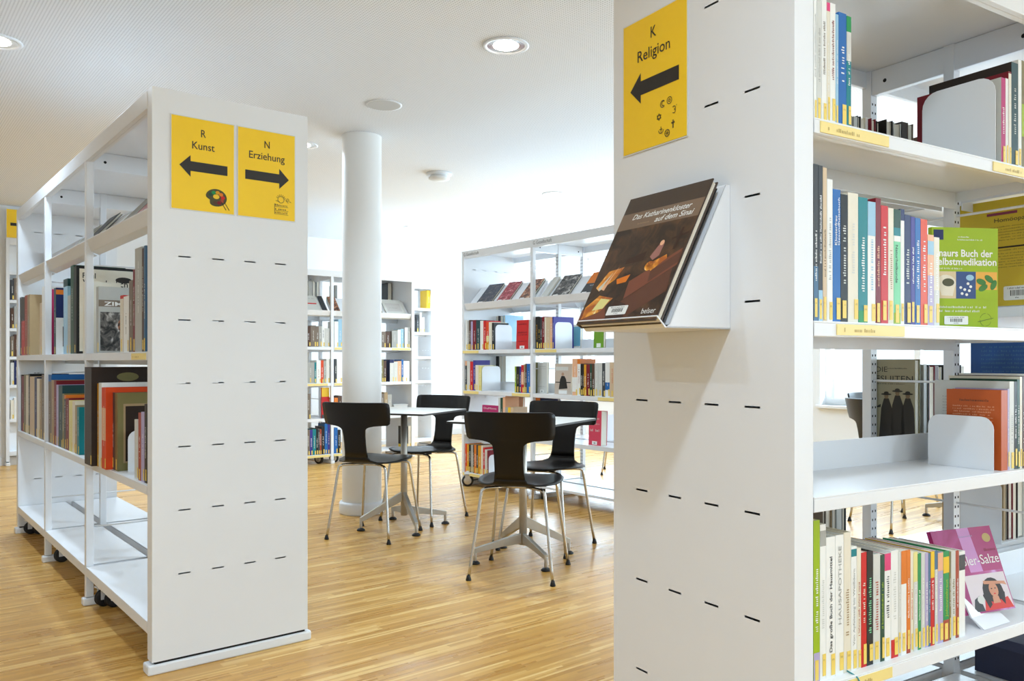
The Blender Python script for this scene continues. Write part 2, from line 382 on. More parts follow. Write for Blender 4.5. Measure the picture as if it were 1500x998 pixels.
# ---------------------------------------------------------------- books
ORD = 'first second third fourth fifth sixth seventh eighth ninth tenth eleventh twelfth thirteenth fourteenth fifteenth sixteenth seventeenth eighteenth nineteenth twentieth twenty-first twenty-second twenty-third twenty-fourth twenty-fifth twenty-sixth twenty-seventh twenty-eighth twenty-ninth thirtieth thirty-first thirty-second thirty-third thirty-fourth thirty-fifth thirty-sixth'.split()
CNT = {}
def mk_book(loc, rz, th, h, d, col, label, group, o=None):
    """cover (with spine print), page block, signature label; local x = thickness, y = depth from the spine, z = up"""
    o = o or {}
    rnd = random.Random(hash((round(loc[0]*1000), round(loc[1]*1000), round(loc[2]*1000))) & 0xffff)
    hard = o.get('hard', th > .02); bt = min(.0024 if hard else .0008, th*.2); C1 = pc(col)
    m = MB()
    lo, hi = (0, h)
    m.box(0, th, 0, bt, 0, h, C1); m.box(0, bt, bt, d, 0, h, C1); m.box(th-bt, th, bt, d, 0, h, C1)
    sp = Frame((0, 0, 0), (1, 0, 0), (0, 0, 1), (0, -1, 0))
    x0f = Frame((0, d, 0), (0, -1, 0), (0, 0, 1), (-1, 0, 0))       # left board, seen from the left: fore-edge left, spine right
    x1f = Frame((th, 0, 0), (0, 1, 0), (0, 0, 1), (1, 0, 0))        # right board: spine left
    for (z0, z1, c) in o.get('bands', ()):
        for fr, w in ((sp, th),): m.rect(fr, 0, w, z0*h, z1*h, pc(c) if isinstance(c, str) else c, .0003)
        if o.get('wrap', True):
            m.rect(x0f, d*.0, d, z0*h, z1*h, pc(c) if isinstance(c, str) else c, .0003); m.rect(x1f, 0, d, z0*h, z1*h, pc(c) if isinstance(c, str) else c, .0003)
    ti = o.get('title'); tc = o.get('tc', 'white'); tm = pc(tc) if isinstance(tc, str) else tc
    up = Frame((0, 0, 0), (0, 0, 1), (-1, 0, 0), (0, -1, 0))        # reads upward: b runs towards -x
    dn = Frame((0, 0, h), (0, 0, -1), (1, 0, 0), (0, -1, 0))
    if ti:
        for (s_, a, wd, pos, sz, dr) in ti:                         # text, start, width, position across, size (fractions)
            fr = dn if dr == 'down' else up
            b = pos*th if dr == 'down' else -(pos*th)
            m.text(fr, a*h, b, s_, sz*th, tm, width=wd*h, bold=.01)
    elif not o.get('plain') and th > .006:
        a0 = rnd.uniform(.25, .4); a1 = a0+rnd.uniform(.3, .5); hh = min(th*.42, .0095)
        m.marks(up, a0*h, min(a1, .92)*h, -(th+hh)/2, hh, tm, rnd, step=max(hh*.55, .0028))
    if o.get('art'): o['art'](m, x1f if o.get('side') == 'x1' else x0f, d, h)
    b = m.build('book', loc=loc, rot=(o.get('lean', 0), o.get('roll', 0), rz))
    tag(b, label, 'book', group)
    i = .0035 if hard else .0006
    p = MB(); p.box(bt+.0002, th-bt-.0002, bt, d-i-.0005, i, h-i, PAGES); p.build('page_block', b)
    if o.get('sticker', True) and th > .005 and not (o.get('skip') and rnd.random() < o['skip']):
        q = MB(); w = min(th*.55, .012); x = th-w-.0006 if rnd.random() < .65 else (th-w)/2
        lh = o.get('lh', rnd.uniform(.034, .046)); z = rnd.uniform(.003, .009)
        q.box(x, x+w, -.0009, -.0004, z, z+lh, YLABEL)
        q.marks(Frame((x, -.0009, z), (1, 0, 0), (0, 0, 1), (0, -1, 0)), w*.2, w*.8, lh*.7, .004, mat('faint_print', 'b8a060'), rnd, .0003)
        tag(q.build('spine_label', b), 'yellow signature label on the spine')
    return b
def row(F, z, phrase, group, specs, t=.015, d=.17, anchor='end panel', start=0):
    n = start
    for sp in specs:
        x0, x1, yt, col = sp[:4]; o = dict(sp[4]) if len(sp) > 4 else {}
        tt = o.get('t', t); a, b = F.s_at(x0, tt), F.s_at(x1, tt); th = (b-a)-.0012
        hh = F.z_at(yt, (a+b)/2, tt)-z; dd = o.get('d', d)
        lab = o.get('label') or f"{o.get('adj', '')+' ' if o.get('adj') else ''}{col} book, {ORD[n]} from {phrase[0]} {phrase[1]}"
        n += 1
        p = F.P(a+.0006, tt)
        mk_book((p[0], p[1], z), F.th, th, hh, dd, col, lab, group, o)
    return n
def far_row(F, z, phrase, group, specs, W=WD, d=.2, inset=.01):
    """books of the far side of a rack: spines away from us, page edges towards us"""
    for n, sp in enumerate(specs):
        x0, x1, yt, col = sp[:4]; o = dict(sp[4]) if len(sp) > 4 else {}
        dd = o.get('d', d); te = W-inset-dd; spine = (n*7+len(specs)) % 3 == 1
        a, b = F.s_at(x0, te), F.s_at(x1, te); th = abs(b-a)-.001
        hh = o['h'] if 'h' in o else F.z_at(yt, (a+b)/2, te)-z
        p = F.P(max(a, b)-.0005, W-inset)
        lab = o.get('label') or f"{col} book, {ORD[n]} {phrase}"
        o.setdefault('plain', True); o.setdefault('sticker', False); o.setdefault('hard', True)
        if spine and not o.get('roll'): p = F.P(min(a, b)+.0005, te); mk_book((p[0], p[1], z), F.th, th, hh, dd, col, lab, group, o)
        else: mk_book((p[0], p[1], z), F.th+PI, th, hh, dd, col, lab, group, o)
def face_book(F, s, t, z, w, h, th, col, label, group=None, lean=0.0, yaw=0.0, art=None):
    m = MB(); C1 = pc(col) if isinstance(col, str) else col; bt = min(.002, th*.2)
    m.box(0, w, 0, bt, 0, h, C1); m.box(0, w, th-bt, th, 0, h, C1); m.box(0, bt, bt, th-bt, 0, h, C1)
    fr = Frame((0, 0, 0), (1, 0, 0), (0, 0, 1), (0, -1, 0))
    if art: art(m, fr, w, h)
    p = F.P(s, t)
    b = m.build('book', loc=(p[0], p[1], z), rot=(-lean, 0, F.th+yaw)); tag(b, label, 'book', group)
    q = MB(); q.box(bt, w-.003, bt, th-bt, .003, h-.003, PAGES); q.build('page_block', b)
    return b
def bookend(F, s, t, z, w, h, label, r=.035, far=False, base=1):
    m = MB(); pts = rounded(t, t+w, z, z+h, r, True)
    m.prism([(s, a, b) for a, b in pts], (.0016, 0, 0), WHITE)
    m.box(s, s+base*.11, t+.01, t+w-.01, z+.0003, z+.0016, WHITE)
    o = m.build('bookend', loc=(F.o[0], F.o[1], 0), rot=(0, 0, F.th)); tag(o, label, 'bookend', 'white sheet metal bookends'); return o
def barcode(m, fr, a, b, w, h, rnd=random.Random(4)):
    m.shape(fr, rounded(a, a+w, b, b+h, h*.12), pc('white'), .0013)
    m.marks(fr, a+w*.15, a+w*.85, b+h*.78, h*.12, INK, rnd, .0016, step=w*.03)
    x = a+w*.25
    while x < a+w*.76:
        q = w*rnd.uniform(.012, .035); m.rect(fr, x, x+q, b+h*.3, b+h*.7, INK, .0016); x += q+w*.022
    m.marks(fr, a+w*.4, a+w*.6, b+h*.12, h*.1, INK, rnd, .0016, step=w*.035)

# ================================================================ THE ROOM
U0, U1, V0, V1 = -5.0, 7.15, -4.2, 9.44
def room_obj(mb, name, **k): 
    o = mb.build(name, rot=(0, 0, LA), **k); return tag(o, kind='structure')
m = MB(); m.box(U0-.3, U1+.3, V0-.3, V1+.3, -.12, 0, FLOORM); room_obj(m, 'floor')
m = MB(); m.box(U0-.3, U1+.3, V0-.3, V1+.3, CEIL, CEIL+.12, CEILM); room_obj(m, 'ceiling')
m = MB(); m.box(U0-.2, U1+.2, V1, V1+.2, 0, CEIL, WALLM); room_obj(m, 'wall_back')
m = MB(); m.box(U0-.2, U0, V0-.2, V1, 0, CEIL, WALLM); room_obj(m, 'wall_left')
SILL, HEAD = .62, 2.34
WR = [(-3.4, -1.9), (-1.5, 0.0), (.4, 1.9), (2.45, 4.18), (4.6, 5.75), (6.1, 7.43), (7.85, 8.95)]
WF = [(-3.6, -1.7), (-1.2, .7), (1.2, 3.1), (3.6, 5.5)]
def holed_wall(lo, hi, wins, name, axis, p0, p1):
    m = MB()
    def bx(a, b, z0, z1):
        if axis == 'v': m.box(p0, p1, a, b, z0, z1, WALLM)
        else: m.box(a, b, p0, p1, z0, z1, WALLM)
    bx(lo, hi, 0, SILL); bx(lo, hi, HEAD, CEIL); c = lo
    for a, b in wins: bx(c, a, SILL, HEAD); c = b
    bx(c, hi, SILL, HEAD); room_obj(m, name)
holed_wall(V0-.2, V1, WR, 'wall_right', 'v', U1, U1+.25)
holed_wall(U0-.2, U1+.2, WF, 'wall_front', 'u', V0-.25, V0)
m = MB(); m.box(U0, U1, V1-.015, V1, 0, .08, WHITE); room_obj(m, 'baseboard_back')
m = MB(); m.box(U1-.015, U1, V0, V1-.015, 0, .08, WHITE); room_obj(m, 'baseboard_right')
wi = 0
LIGHTS = []
for side, wins in (('r', WR), ('f', WF)):
    for a, b in wins:
        wi += 1; m = MB(); g = MB(); sl = MB(); w = .055; mid = (a+b)/2
        if side == 'r': B = lambda M, p, q, y0, y1, z0, z1, mt: M.box(y0, y1, p, q, z0, z1, mt); d0, d1 = U1+.10, U1+.16
        else: B = lambda M, p, q, y0, y1, z0, z1, mt: M.box(p, q, y0, y1, z0, z1, mt); d0, d1 = V0-.16, V0-.10
        B(m, a, b, d0, d1, SILL, SILL+w, WINFR); B(m, a, b, d0, d1, HEAD-w, HEAD, WINFR)
        B(m, a, a+w, d0, d1, SILL+w, HEAD-w, WINFR); B(m, b-w, b, d0, d1, SILL+w, HEAD-w, WINFR); B(m, mid-w/2, mid+w/2, d0, d1, SILL+w, HEAD-w, WINFR)
        o = room_obj(m, 'window_%d' % wi)
        B(g, a+w, mid-w/2, (d0+d1)/2-.004, (d0+d1)/2+.004, SILL+w, HEAD-w, GLASS); B(g, mid+w/2, b-w, (d0+d1)/2-.004, (d0+d1)/2+.004, SILL+w, HEAD-w, GLASS)
        g.build('window_pane', o)
        if side == 'r': sl.box(U1-.05, U1+.1, a-.03, b+.03, SILL-.03, SILL, WHITE)
        else: sl.box(a-.03, b+.03, V0-.1, V0+.05, SILL-.03, SILL, WHITE)
        sl.build('window_sill', o, bevel=.004)
        cc = (U1+.32, mid) if side == 'r' else (mid, V0-.32)
        LIGHTS.append((side, cc, b-a))
def uvw(u, v): return (u*math.cos(LA)-v*math.sin(LA), u*math.sin(LA)+v*math.cos(LA))
E_R, E_F = 105, 12
for side, (u, v), w in LIGHTS:
    ld = bpy.data.lights.new('daylight', 'AREA'); ld.shape = 'RECTANGLE'; ld.size = w; ld.size_y = HEAD-SILL
    ld.energy = (E_R if side == 'r' else E_F)*w/1.6*(.6 if side == 'r' and 2 < v < 6 else 1); ld.color = (.66, .84, 1)
    ob = bpy.data.objects.new('daylight', ld); COL.objects.link(ob); p = uvw(u, v); ob.location = (p[0], p[1], (SILL+HEAD)/2)
    d = uvw(-1, 0) if side == 'r' else uvw(0, 1)
    ob.rotation_euler = Vector((d[0], d[1], .32)).to_track_quat('-Z', 'Y').to_euler()

# round column
m = MB(); m.lathe((0, 0, 0), [(.133, 0), (.133, CEIL-.001)], mat('column_paint', 'efeeeb', .45, 0, .01, 5), 64)
r = empty('round_column', (-1.03, 5.585, 0), 0, 'white round column from floor to ceiling behind the two small tables', 'column')
m.build('shaft', r); m = MB(); m.lathe((0, 0, 0), [(.134, 0), (.152, 0), (.154, .012), (.154, .068), (.149, .08), (.134, .083)], WHITE, 64); m.build('base_ring', r)

# ceiling fixtures
SPOTS = [(-.03, 3.97, 'round recessed downlight, the largest one on the perforated ceiling above the chairs', 1),
 (.39, 7.51, 'small round downlight on the ceiling left of the slotted panel with the black-covered book', 1),
 (-1.14, 9.39, 'faint round downlight on the ceiling just right of the white column', 1),
 (-1.50, 5.80, 'round downlight peeking out right of the two yellow signs', 1),
 (-2.48, 3.91, 'round downlight cut off by the left edge of the picture', 1)]
HID = [(.15, .55), (3.1, 4.6), (3.0, .4), (-2.0, .9), (-3.4, 7.2), (.9, -1.6), (-1.6, -1.4)]  # all but the one above the lens are unseen lamps added for illumination
def downlight(x, y, label, vis=True, e=16):
    r = empty('downlight', (x, y, CEIL), 0, label, 'ceiling lamp', 'round recessed downlights')
    m = MB(); m.lathe((0, 0, 0), [(.112, -.0005), (.114, -.004), (.108, -.008), (.096, -.008), (.092, -.002)], WHITE, 40); m.build('trim_ring', r)
    m = MB(); m.lathe((0, 0, 0), [(.094, -.003), (.09, -.0025), (.06, -.0015)], mat('lamp_reflector', 'e8e8e6', .15, .8), 40); m.build('reflector', r)
    m = MB(); m.lathe((0, 0, 0), [(.062, -.004), (.03, -.005), (0.0, -.005)], LAMP, 30); m.build('lamp', r)
    ld = bpy.data.lights.new('downlight_beam', 'AREA'); ld.shape = 'DISK'; ld.size = .17; ld.energy = e; ld.color = (.66, .835, 1); ld.spread = math.radians(150)
    ob = bpy.data.objects.new('downlight_beam', ld); COL.objects.link(ob); ob.location = (x, y, CEIL-.012)
for x, y, lb, _ in SPOTS: downlight(x, y, lb)
HL = ['above the lens', 'added for light near the window wall', 'added for light over the right rack aisle', 'added for light near the left aisle', 'added for light over the far left racks', 'added for light behind the lens right', 'added for light behind the lens left']
for (x, y), q in zip(HID, HL): downlight(x, y, 'round recessed downlight '+q+', outside the picture', e=34 if 'far left' in q else 9 if 'window wall' in q else 16)
m = MB(); g = mat('speaker_mesh', 'c9c9c7', .7, 0, .05, 400)
r = empty('ceiling_speaker', (-.77, 4.89, CEIL), 0, 'flat round grey loudspeaker grille on the ceiling above the column', 'loudspeaker')
m.lathe((0, 0, 0), [(.108, -.0005), (.108, -.005), (.098, -.006)], WHITE, 40); m.build('rim', r)
m = MB(); m.lathe((0, 0, 0), [(.098, -.006), (.05, -.0065), (0, -.0065)], g, 40); m.build('grille', r)
r = empty('smoke_detector', (-.60, 6.69, CEIL), 0, 'white round smoke detector standing proud of the ceiling right of the column', 'smoke detector')
m = MB(); m.lathe((0, 0, 0), [(.0, 0), (.105, -.0005), (.105, -.014), (.095, -.018), (.07, -.018)], WHITE, 40); m.build('mounting_plate', r)
m = MB(); m.lathe((0, 0, 0), [(.07, -.018), (.068, -.03), (.085, -.034), (.086, -.046), (.06, -.058), (0, -.06)], mat('detector_plastic', 'e4e3e0', .4), 40); m.build('sensor_head', r)

# ================================================================ LEFT RACK
b1, b2, b3 = LLEN-.985, LLEN-1.935, .054
Lf = [LLEN-1.0, LLEN-1.95]
def bays(z, kind): return [(.056, Lf[1]-.016, z, kind), (Lf[1]+.016, Lf[0]-.016, z, kind), (Lf[0]+.016, LLEN-.056, z, kind)]
near = bays(1.51, 'disp')+bays(1.072, 'flat')+bays(.62, 'flat')+bays(.165, 'base')
far = bays(1.45, 'flat')+bays(1.10, 'flat')+bays(.165, 'base')
LR = rack(FL, 'white double-sided book rack with yellow Kunst and Erziehung signs on its end', Lf, [(0, .054), (LLEN-.054, LLEN)], near, far,
          slotz=(.323, .214, 8), casters=[(LLEN-.09, .06, .3), (LLEN-.09, WD-.06, .3), (Lf[0]+.06, .06, .2), (Lf[0]+.1, .09, .2), (Lf[1]+.05, .07, .2), (.1, .06, .1), (.14, .1, .1), (Lf[1]+.05, WD-.07, .2)])
strip(LR, FL, 193, 214, 1.072)

# signs on the end panels
def sign(root, a0, w, z0, h, F_, lines, arrow, icon, label, t0):
    """plate on an end panel, F_ drawing frame with origin at the plate's lower left"""
    m = MB(); o = F_
    def bx(a, b, c, d, n0, n1, mt):
        P = [o.p(a, c, n0), o.p(b, c, n0), o.p(b, d, n0), o.p(a, d, n0)]; m.prism(P, o.n*(n1-n0), mt)
    bx(0, w, 0, h, .0005, .0022, ACRYL); bx(.003, w-.003, .003, h-.003, .0022, .003, SIGNY)
    sg = m.build('sign_plate'); tag(sg, label, 'sign', 'yellow subject signs on white end panels')
    Q = Frame(o.p(0, 0, .0031), o.r, o.u, o.n)
    for (s_, a, b, sz, wd) in lines:
        m = MB(); m.text(Q, a*w, b*h, s_, sz*h, INK, 'c', width=wd*w, bold=.004); m.build('lettering', sg)
    m = MB(); a0, a1, bc, sh, hw, hd = arrow; a0 *= w; a1 *= w; bc *= h; sh *= h; hw *= h; hd *= w
    if a1 > a0: pts = [(a0, bc-sh), (a1-hd, bc-sh), (a1-hd, bc-hw), (a1, bc), (a1-hd, bc+hw), (a1-hd, bc+sh), (a0, bc+sh)]
    else: pts = [(a0, bc+sh), (a1+hd, bc+sh), (a1+hd, bc+hw), (a1, bc), (a1+hd, bc-hw), (a1+hd, bc-sh), (a0, bc-sh)]
    m.shape(Q, pts, INK, .0004); m.build('arrow', sg)
    m = MB(); icon(m, Q, w, h); m.build('icon', sg)
    return sg
def LF(u, z):                                     # drawing frame on the left rack's end
    p = Lp(u, 0); return Frame((p[0], p[1], z), (math.cos(LA), math.sin(LA), 0), (0, 0, 1), (math.sin(LA), -math.cos(LA), 0))
def ic_palette(m, Q, w, h):
    a, b = .70*w, .17*h; R = .17*w
    pts = []
    for i in range(28):
        t = 2*PI*i/28; r = R*(1-.35*math.exp(-((t-3.6)**2)/.12)); pts.append((a+r*math.cos(t), b+r*.82*math.sin(t)))
    m.poly([Q.p(a, b, .0004)]+[Q.p(x, y, .0004) for x, y in pts]+[Q.p(*pts[0], .0004)], mat('palette_wood', '4a4420'))
    for k, c in enumerate(('dark green', 'green', 'amber', 'orange', 'red', 'rust', 'dark red', 'brown')):
        t = 2.6-k*.62; m.disc(Q, a+.62*R*math.cos(t), b+.5*R*math.sin(t), R*.2, R*.17, pc(c), .0008, 12)
    m.disc(Q, a, b+R*.1, R*.3, R*.22, pc('yellow'), .0007, 14)
    for k in (0, 1):
        x = a+R*(.35+.3*k); m.shape(Q, [(x, b-R*.2), (x+R*.06, b-R*.2), (x+R*.6, b-R*1.05), (x+R*.54, b-R*1.08)], pc('dark brown'), .001)
def ic_school(m, Q, w, h):
    l = mat('doodle_line', '5a4a20', .5); a, b = .74*w, .24*h; R = .055*w
    def ln(x0, y0, x1, y1, t=.0009):
        d = math.hypot(x1-x0, y1-y0) or 1; nx, ny = -(y1-y0)/d*t, (x1-x0)/d*t
        m.shape(Q, [(x0-nx, y0-ny), (x1-nx, y1-ny), (x1+nx, y1+ny), (x0+nx, y0+ny)], l, .0005)
    def ring(x, y, r, r2=None, n=14):
        for i in range(n):
            t, t2 = 2*PI*i/n, 2*PI*(i+1)/n; ln(x+r*math.cos(t), y+(r2 or r)*math.sin(t), x+r*math.cos(t2), y+(r2 or r)*math.sin(t2))
    ring(a, b, R)
    for i in range(7):
        t = .3+i*.4; ln(a+R*1.1*math.cos(t), b+R*1.1*math.sin(t), a+R*1.6*math.cos(t), b+R*1.6*math.sin(t))
    ln(a-.02, b-.005, a-.005, b-.008); ln(a+.08*w, b, a+.13*w, b-.03*h); ring(a+.12*w, b+.005*h, .02*w); ln(a+.15*w, b-.01*h, a+.18*w, b-.02*h)
    r = random.Random(5)
    for k, y in enumerate((.165, .12, .08)):
        m.marks(Q, .64*w, .86*w, y*h, .022*h, l, r, step=.028*w)
        ln(.63*w, (y-.008)*h, .87*w, (y-.008)*h, .0006)
    ln(.63*w, .19*h, .63*w, .07*h)
def ic_faiths(m, Q, w, h):
    l = mat('doodle_line', '5a4a20', .5); A, B = .70*w, .19*h
    def ln(x0, y0, x1, y1, t=.0010):
        d = math.hypot(x1-x0, y1-y0) or 1; nx, ny = -(y1-y0)/d*t, (x1-x0)/d*t
        m.shape(Q, [(x0-nx, y0-ny), (x1-nx, y1-ny), (x1+nx, y1+ny), (x0+nx, y0+ny)], l, .0005)
    def arc(x, y, r, t0, t1, n=12):
        for i in range(n):
            p, q = t0+(t1-t0)*i/n, t0+(t1-t0)*(i+1)/n; ln(x+r*math.cos(p), y+r*math.sin(p), x+r*math.cos(q), y+r*math.sin(q))
    r = .035*w; R = .135*w
    P = [(A+R*math.cos(t)*.85, B+R*math.sin(t)*1.25) for t in [PI*2/3+i*PI/3.5 for i in range(7)]]
    x, y = P[0]; arc(x, y, r, .8, 5.5); arc(x+.3*r, y+.1*r, r*.7, .9, 5.2)
    x, y = P[1]
    for k in (0, 1):
        T = [(x+r*math.cos(PI/2+k*PI+i*2*PI/3), y+r*math.sin(PI/2+k*PI+i*2*PI/3)) for i in range(3)]
        for i in range(3): ln(*T[i], *T[(i+1) % 3])
    x, y = P[2]; arc(x, y, r, 3.1, 6.3); ln(x, y-r, x, y+r); ln(x-r*.6, y+r*.2, x+r*.6, y+r*.2)
    x, y = P[3]; arc(x, y, r, 0, 6.29, 16)
    for i in range(4): ln(x-r*math.cos(i*PI/4), y-r*math.sin(i*PI/4), x+r*math.cos(i*PI/4), y+r*math.sin(i*PI/4), .0006)
    x, y = P[4]; ln(x, y-r*1.2, x, y+r*1.2, .0018); ln(x-r*.7, y+r*.4, x+r*.7, y+r*.4, .0018)
    x, y = P[5]; arc(x, y+r*.3, r*.6, -1.5, 2.6); arc(x, y-r*.5, r*.6, -2.6, 1.5); ln(x+r, y+r, x+r*1.2, y+r)
    x, y = P[6]; arc(x, y, r, 0, 6.29, 14); arc(x, y, r*.4, 0, 6.29, 8)
sign(LR, .058, .2165, 1.551, .319, LF(.058, 1.551), [('R', .5, .80, .115, .075), ('Kunst', .5, .665, .115, .35)], (.88, .13, .475, .052, .115, .17), ic_palette, 'yellow sign lettered R Kunst with a left arrow and a paint palette', 0)
sign(LR, .2835, .2165, 1.551, .319, LF(.2835, 1.551), [('N', .5, .80, .115, .09), ('Erziehung', .5, .665, .115, .61)], (.13, .88, .475, .052, .115, .17), ic_school, 'yellow sign lettered N Erziehung with a right arrow and a school doodle', 0)
def RF(t, z, off=0.0):                            # drawing frame on the right rack's end; a runs to the viewer's right (-t)
    u = WD-t; p = Rp(u, 0); return Frame((p[0], p[1], z), (math.cos(RA), math.sin(RA), 0), (0, 0, 1), (math.sin(RA), -math.cos(RA), 0))
sign(None, 0, .224, 1.538, .317, RF(.510, 1.538), [('K', .5, .815, .118, .085), ('Religion', .5, .675, .118, .50)], (.88, .13, .475, .052, .115, .17), ic_faiths, 'yellow sign lettered K Religion with a left arrow, above the display book', 0)

# books of the left rack
def art_plate(base, inset, inner):
    def f(m, fr, d, h):
        m.rect(fr, 0, d, 0, h, pc(base) if isinstance(base, str) else base, .0003)
        m.rect(fr, d*inset, d*(1-inset), h*inset, h*(1-inset), pc(inner) if isinstance(inner, str) else inner, .0006)
    return f
def art_wunder(m, fr, d, h):
    m.rect(fr, 0, d, 0, h, pc('black'), .0003); m.rect(fr, .012, d-.012, .012, h-.012, pc('cream'), .0006)
    m.text(fr, .025, h*.865, 'Paul', .035, INK, bold=.01, off=.0009); m.text(fr, .025, h*.78, 'Wunderlich', .04, INK, bold=.01, off=.0009)
    m.rect(fr, d*.4, d-.014, h*.3, h*.72, PIC_GREY, .0008)
    m.disc(fr, d*.72, h*.86, d*.13, h*.035, INK, .0009)
def art_zimmer(m, fr, d, h):
    m.rect(fr, 0, d, 0, h, pc('silver'), .0003); m.rect(fr, .006, d-.006, .01, h*.62, PIC_GREY, .0006)
    m.disc(fr, d*.6, h*.42, d*.25, h*.16, PIC_WARM, .0008); m.rect(fr, 0, d, h*.7, h*.8, pc('taupe'), .0006)
    m.text(fr, d*.1, h*.715, 'ZIMMER', h*.085, pc('white'), width=d*.75, bold=.02, off=.0009)
def art_portrait(m, fr, d, h):
    m.rect(fr, 0, d, 0, h, pc('olive'), .0003); m.rect(fr, d*.08, d*.92, h*.10, h*.86, pc('tan'), .0005); m.rect(fr, d*.11, d*.89, h*.12, h*.83, pc('dark brown'), .0007)
    m.disc(fr, d*.52, h*.5, d*.22, h*.22, mat('portrait_brown', '5a4028'), .0009); m.disc(fr, d*.52, h*.52, d*.12, h*.13, mat('portrait_skin', '8a6844'), .0011)
def art_album(m, fr, d, h):
    m.rect(fr, 0, d, 0, h, pc('dark brown'), .0003); m.disc(fr, d*.45, h*.9, d*.14, h*.045, pc('olive'), .0006)
S2 = "the left rack's middle shelf"; G2 = "art books on the left rack's middle shelf"
ph = ('left along', S2)
z2 = 1.072
row(FL, z2, ('the far end of', S2), G2, [
 (27.3, 31.5, 436, 'charcoal'), (31.5, 36.3, 437, 'red', {'bands': [(.6, 1, 'dark brown')]}), (36.3, 40, 433, 'rust', {'d': .18}),
 (40, 43.5, 432, 'tan', {'d': .2, 'side': 'x1', 'art': art_plate('tan', .04, 'tan')})], d=.2, t=.01)
bookend(FL, FL.s_at(46, .02), .03, z2, .14, .165, "small white bookend in the far bay of the left rack's middle shelf", base=-1)
row(FL, z2, ('the far end of', S2), G2, [
 (58.3, 61.4, 444, 'beige'), (61.4, 66, 420, 'white'), (66, 68.6, 424, 'pink'),
 (79, 82, 422, 'dark teal', {'d': .15, 'side': 'x1', 'art': lambda m, fr, d, h: (m.rect(fr, 0, d, 0, h, pc('white'), .0003), m.rect(fr, 0, d, h*.55, h, pc('navy'), .0005), m.rect(fr, 0, d, h*.9, h*.97, pc('orange'), .0007), m.rect(fr, d*.2, d*.8, h*.12, h*.42, pc('brown'), .0007), m.disc(fr, d*.5, h*.66, d*.1, h*.04, pc('amber'), .0007))}),
 (93, 99, 409, 'light blue', {'bands': [(.9, 1, 'dark teal')]}), (99, 103.4, 433, 'silver', {'d': .2}), (103.4, 108, 389, 'dark green', {'d': .22, 'sticker': False}),
 (108, 112, 390, 'black', {'d': .275, 'side': 'x1', 'art': art_wunder, 'plain': True, 'label': 'tall black-edged art book with a cream cover reading Paul Wunderlich, left rack middle shelf'}),
 (121.5, 126, 413, 'cream', {'d': .14})], d=.17, start=4)
row(FL, z2, ('the far end of', S2), G2, [
 (141, 144.5, 420, 'silver', {'d': .205, 'side': 'x1', 'art': art_zimmer, 'plain': True, 'label': "silver book with a figure on its cover and the letters ZIMMER, left rack"}),
 (176, 180.5, 433, 'red', {'bands': [(0, .94, 'cream')]}), (181, 188.5, 434, 'white', {'tc': 'black'}),
 (189, 194.6, 411, 'taupe'), (194.8, 197.4, 395, 'dark red'), (197.6, 207.8, 363, 'silver', {'label': "tall thick silver book near the slotted panel on the left rack's middle shelf", 'sticker': False}),
 (208, 210.4, 364, 'brown'), (210.6, 213.2, 360, 'steel blue')], d=.19, start=13)
S3 = "the left rack's lower book row"; G3 = "art books in the left rack's lower book row"; z3 = .62
row(FL, z3, ('the far end of', S3), G3, [
 (27, 31.7, 549, 'dark brown'), (31.7, 35, 551, 'dark red'), (35, 38, 549, 'olive'), (38, 41.8, 550, 'cream'), (41.8, 43.7, 548, 'black'), (43.7, 50.5, 552, 'beige'),
 (50.5, 54, 553, 'navy'), (54, 58, 555, 'cream'), (58, 61, 557, 'tan'), (61, 65, 549, 'taupe'),
 ], d=.2)
row(FL, z3, ('the far end of', S3), G3, [
 (70.5, 75.3, 549, 'blue', {'bands': [(0, .9, 'taupe')], 'wrap': False, 'd': .26, 'label': "grey-spined book with a broad blue cover top in the left rack's lower row"}),
 (75.3, 79.2, 557, 'tan', {'d': .22}), (79.2, 82.5, 558, 'dark red', {'d': .22}), (82.5, 85.7, 564, 'lilac'), (85.7, 91.3, 565, 'dark teal', {'d': .23}), (91.3, 94, 577, 'olive', {'d': .2}),
 (94, 96.5, 579, 'orange', {'bands': [(0, .93, 'charcoal')], 'd': .2}), (96.5, 101, 584, 'dark red', {'d': .2}), (101, 106, 587, 'pale yellow', {'d': .19}), (106, 110, 588, 'cream', {'d': .19}), (110, 113, 594, 'tan', {'d': .18}), (113, 116, 597, 'teal', {'d': .17})], start=10, d=.2)
bookend(FL, FL.s_at(116.6, .02), .03, z3, .14, .16, "white bookend in the middle bay of the left rack's lower book row", base=-1)
row(FL, z3, ('the far end of', S3), G3, [
 (124, 134, 538, 'dark brown', {'t': -.03, 'd': .30, 'side': 'x1', 'art': art_album, 'plain': True, 'label': "tall dark brown album sticking out furthest on the left rack's lower row"}),
 (142.5, 144.6, 562, 'amber', {'t': -.01, 'd': .26}), (144.6, 149, 561, 'white', {'t': -.01, 'd': .26}), (149, 155, 568, 'orange-red', {'t': -.01, 'd': .27, 'bands': [(.35, .75, 'peach')], 'wrap': False}),
 (155.5, 159, 571, 'cream'), (159, 163, 573, 'olive'), (163, 168.5, 575, 'charcoal', {'d': .22}), (168.5, 172.5, 576, 'olive', {'d': .25, 'side': 'x1', 'art': art_portrait, 'plain': True, 'label': "olive album with a brown oval portrait on its framed cover, left rack lower row"})], start=22, d=.2)
bookend(FL, FL.s_at(181, .03), .045, z3, .14, .155, "white bookend nearest the slotted panel in the left rack's lower book row", base=-1)
row(FL, z3, ('the far end of', S3), G3, [(197, 202.4, 615, 'light grey', {'d': .12}), (202.6, 206.5, 605, 'rust', {'d': .13}), (206.6, 211.5, 604, 'lilac', {'d': .13}), (211.6, 214.8, 592, 'dark brown', {'d': .15})], start=30)
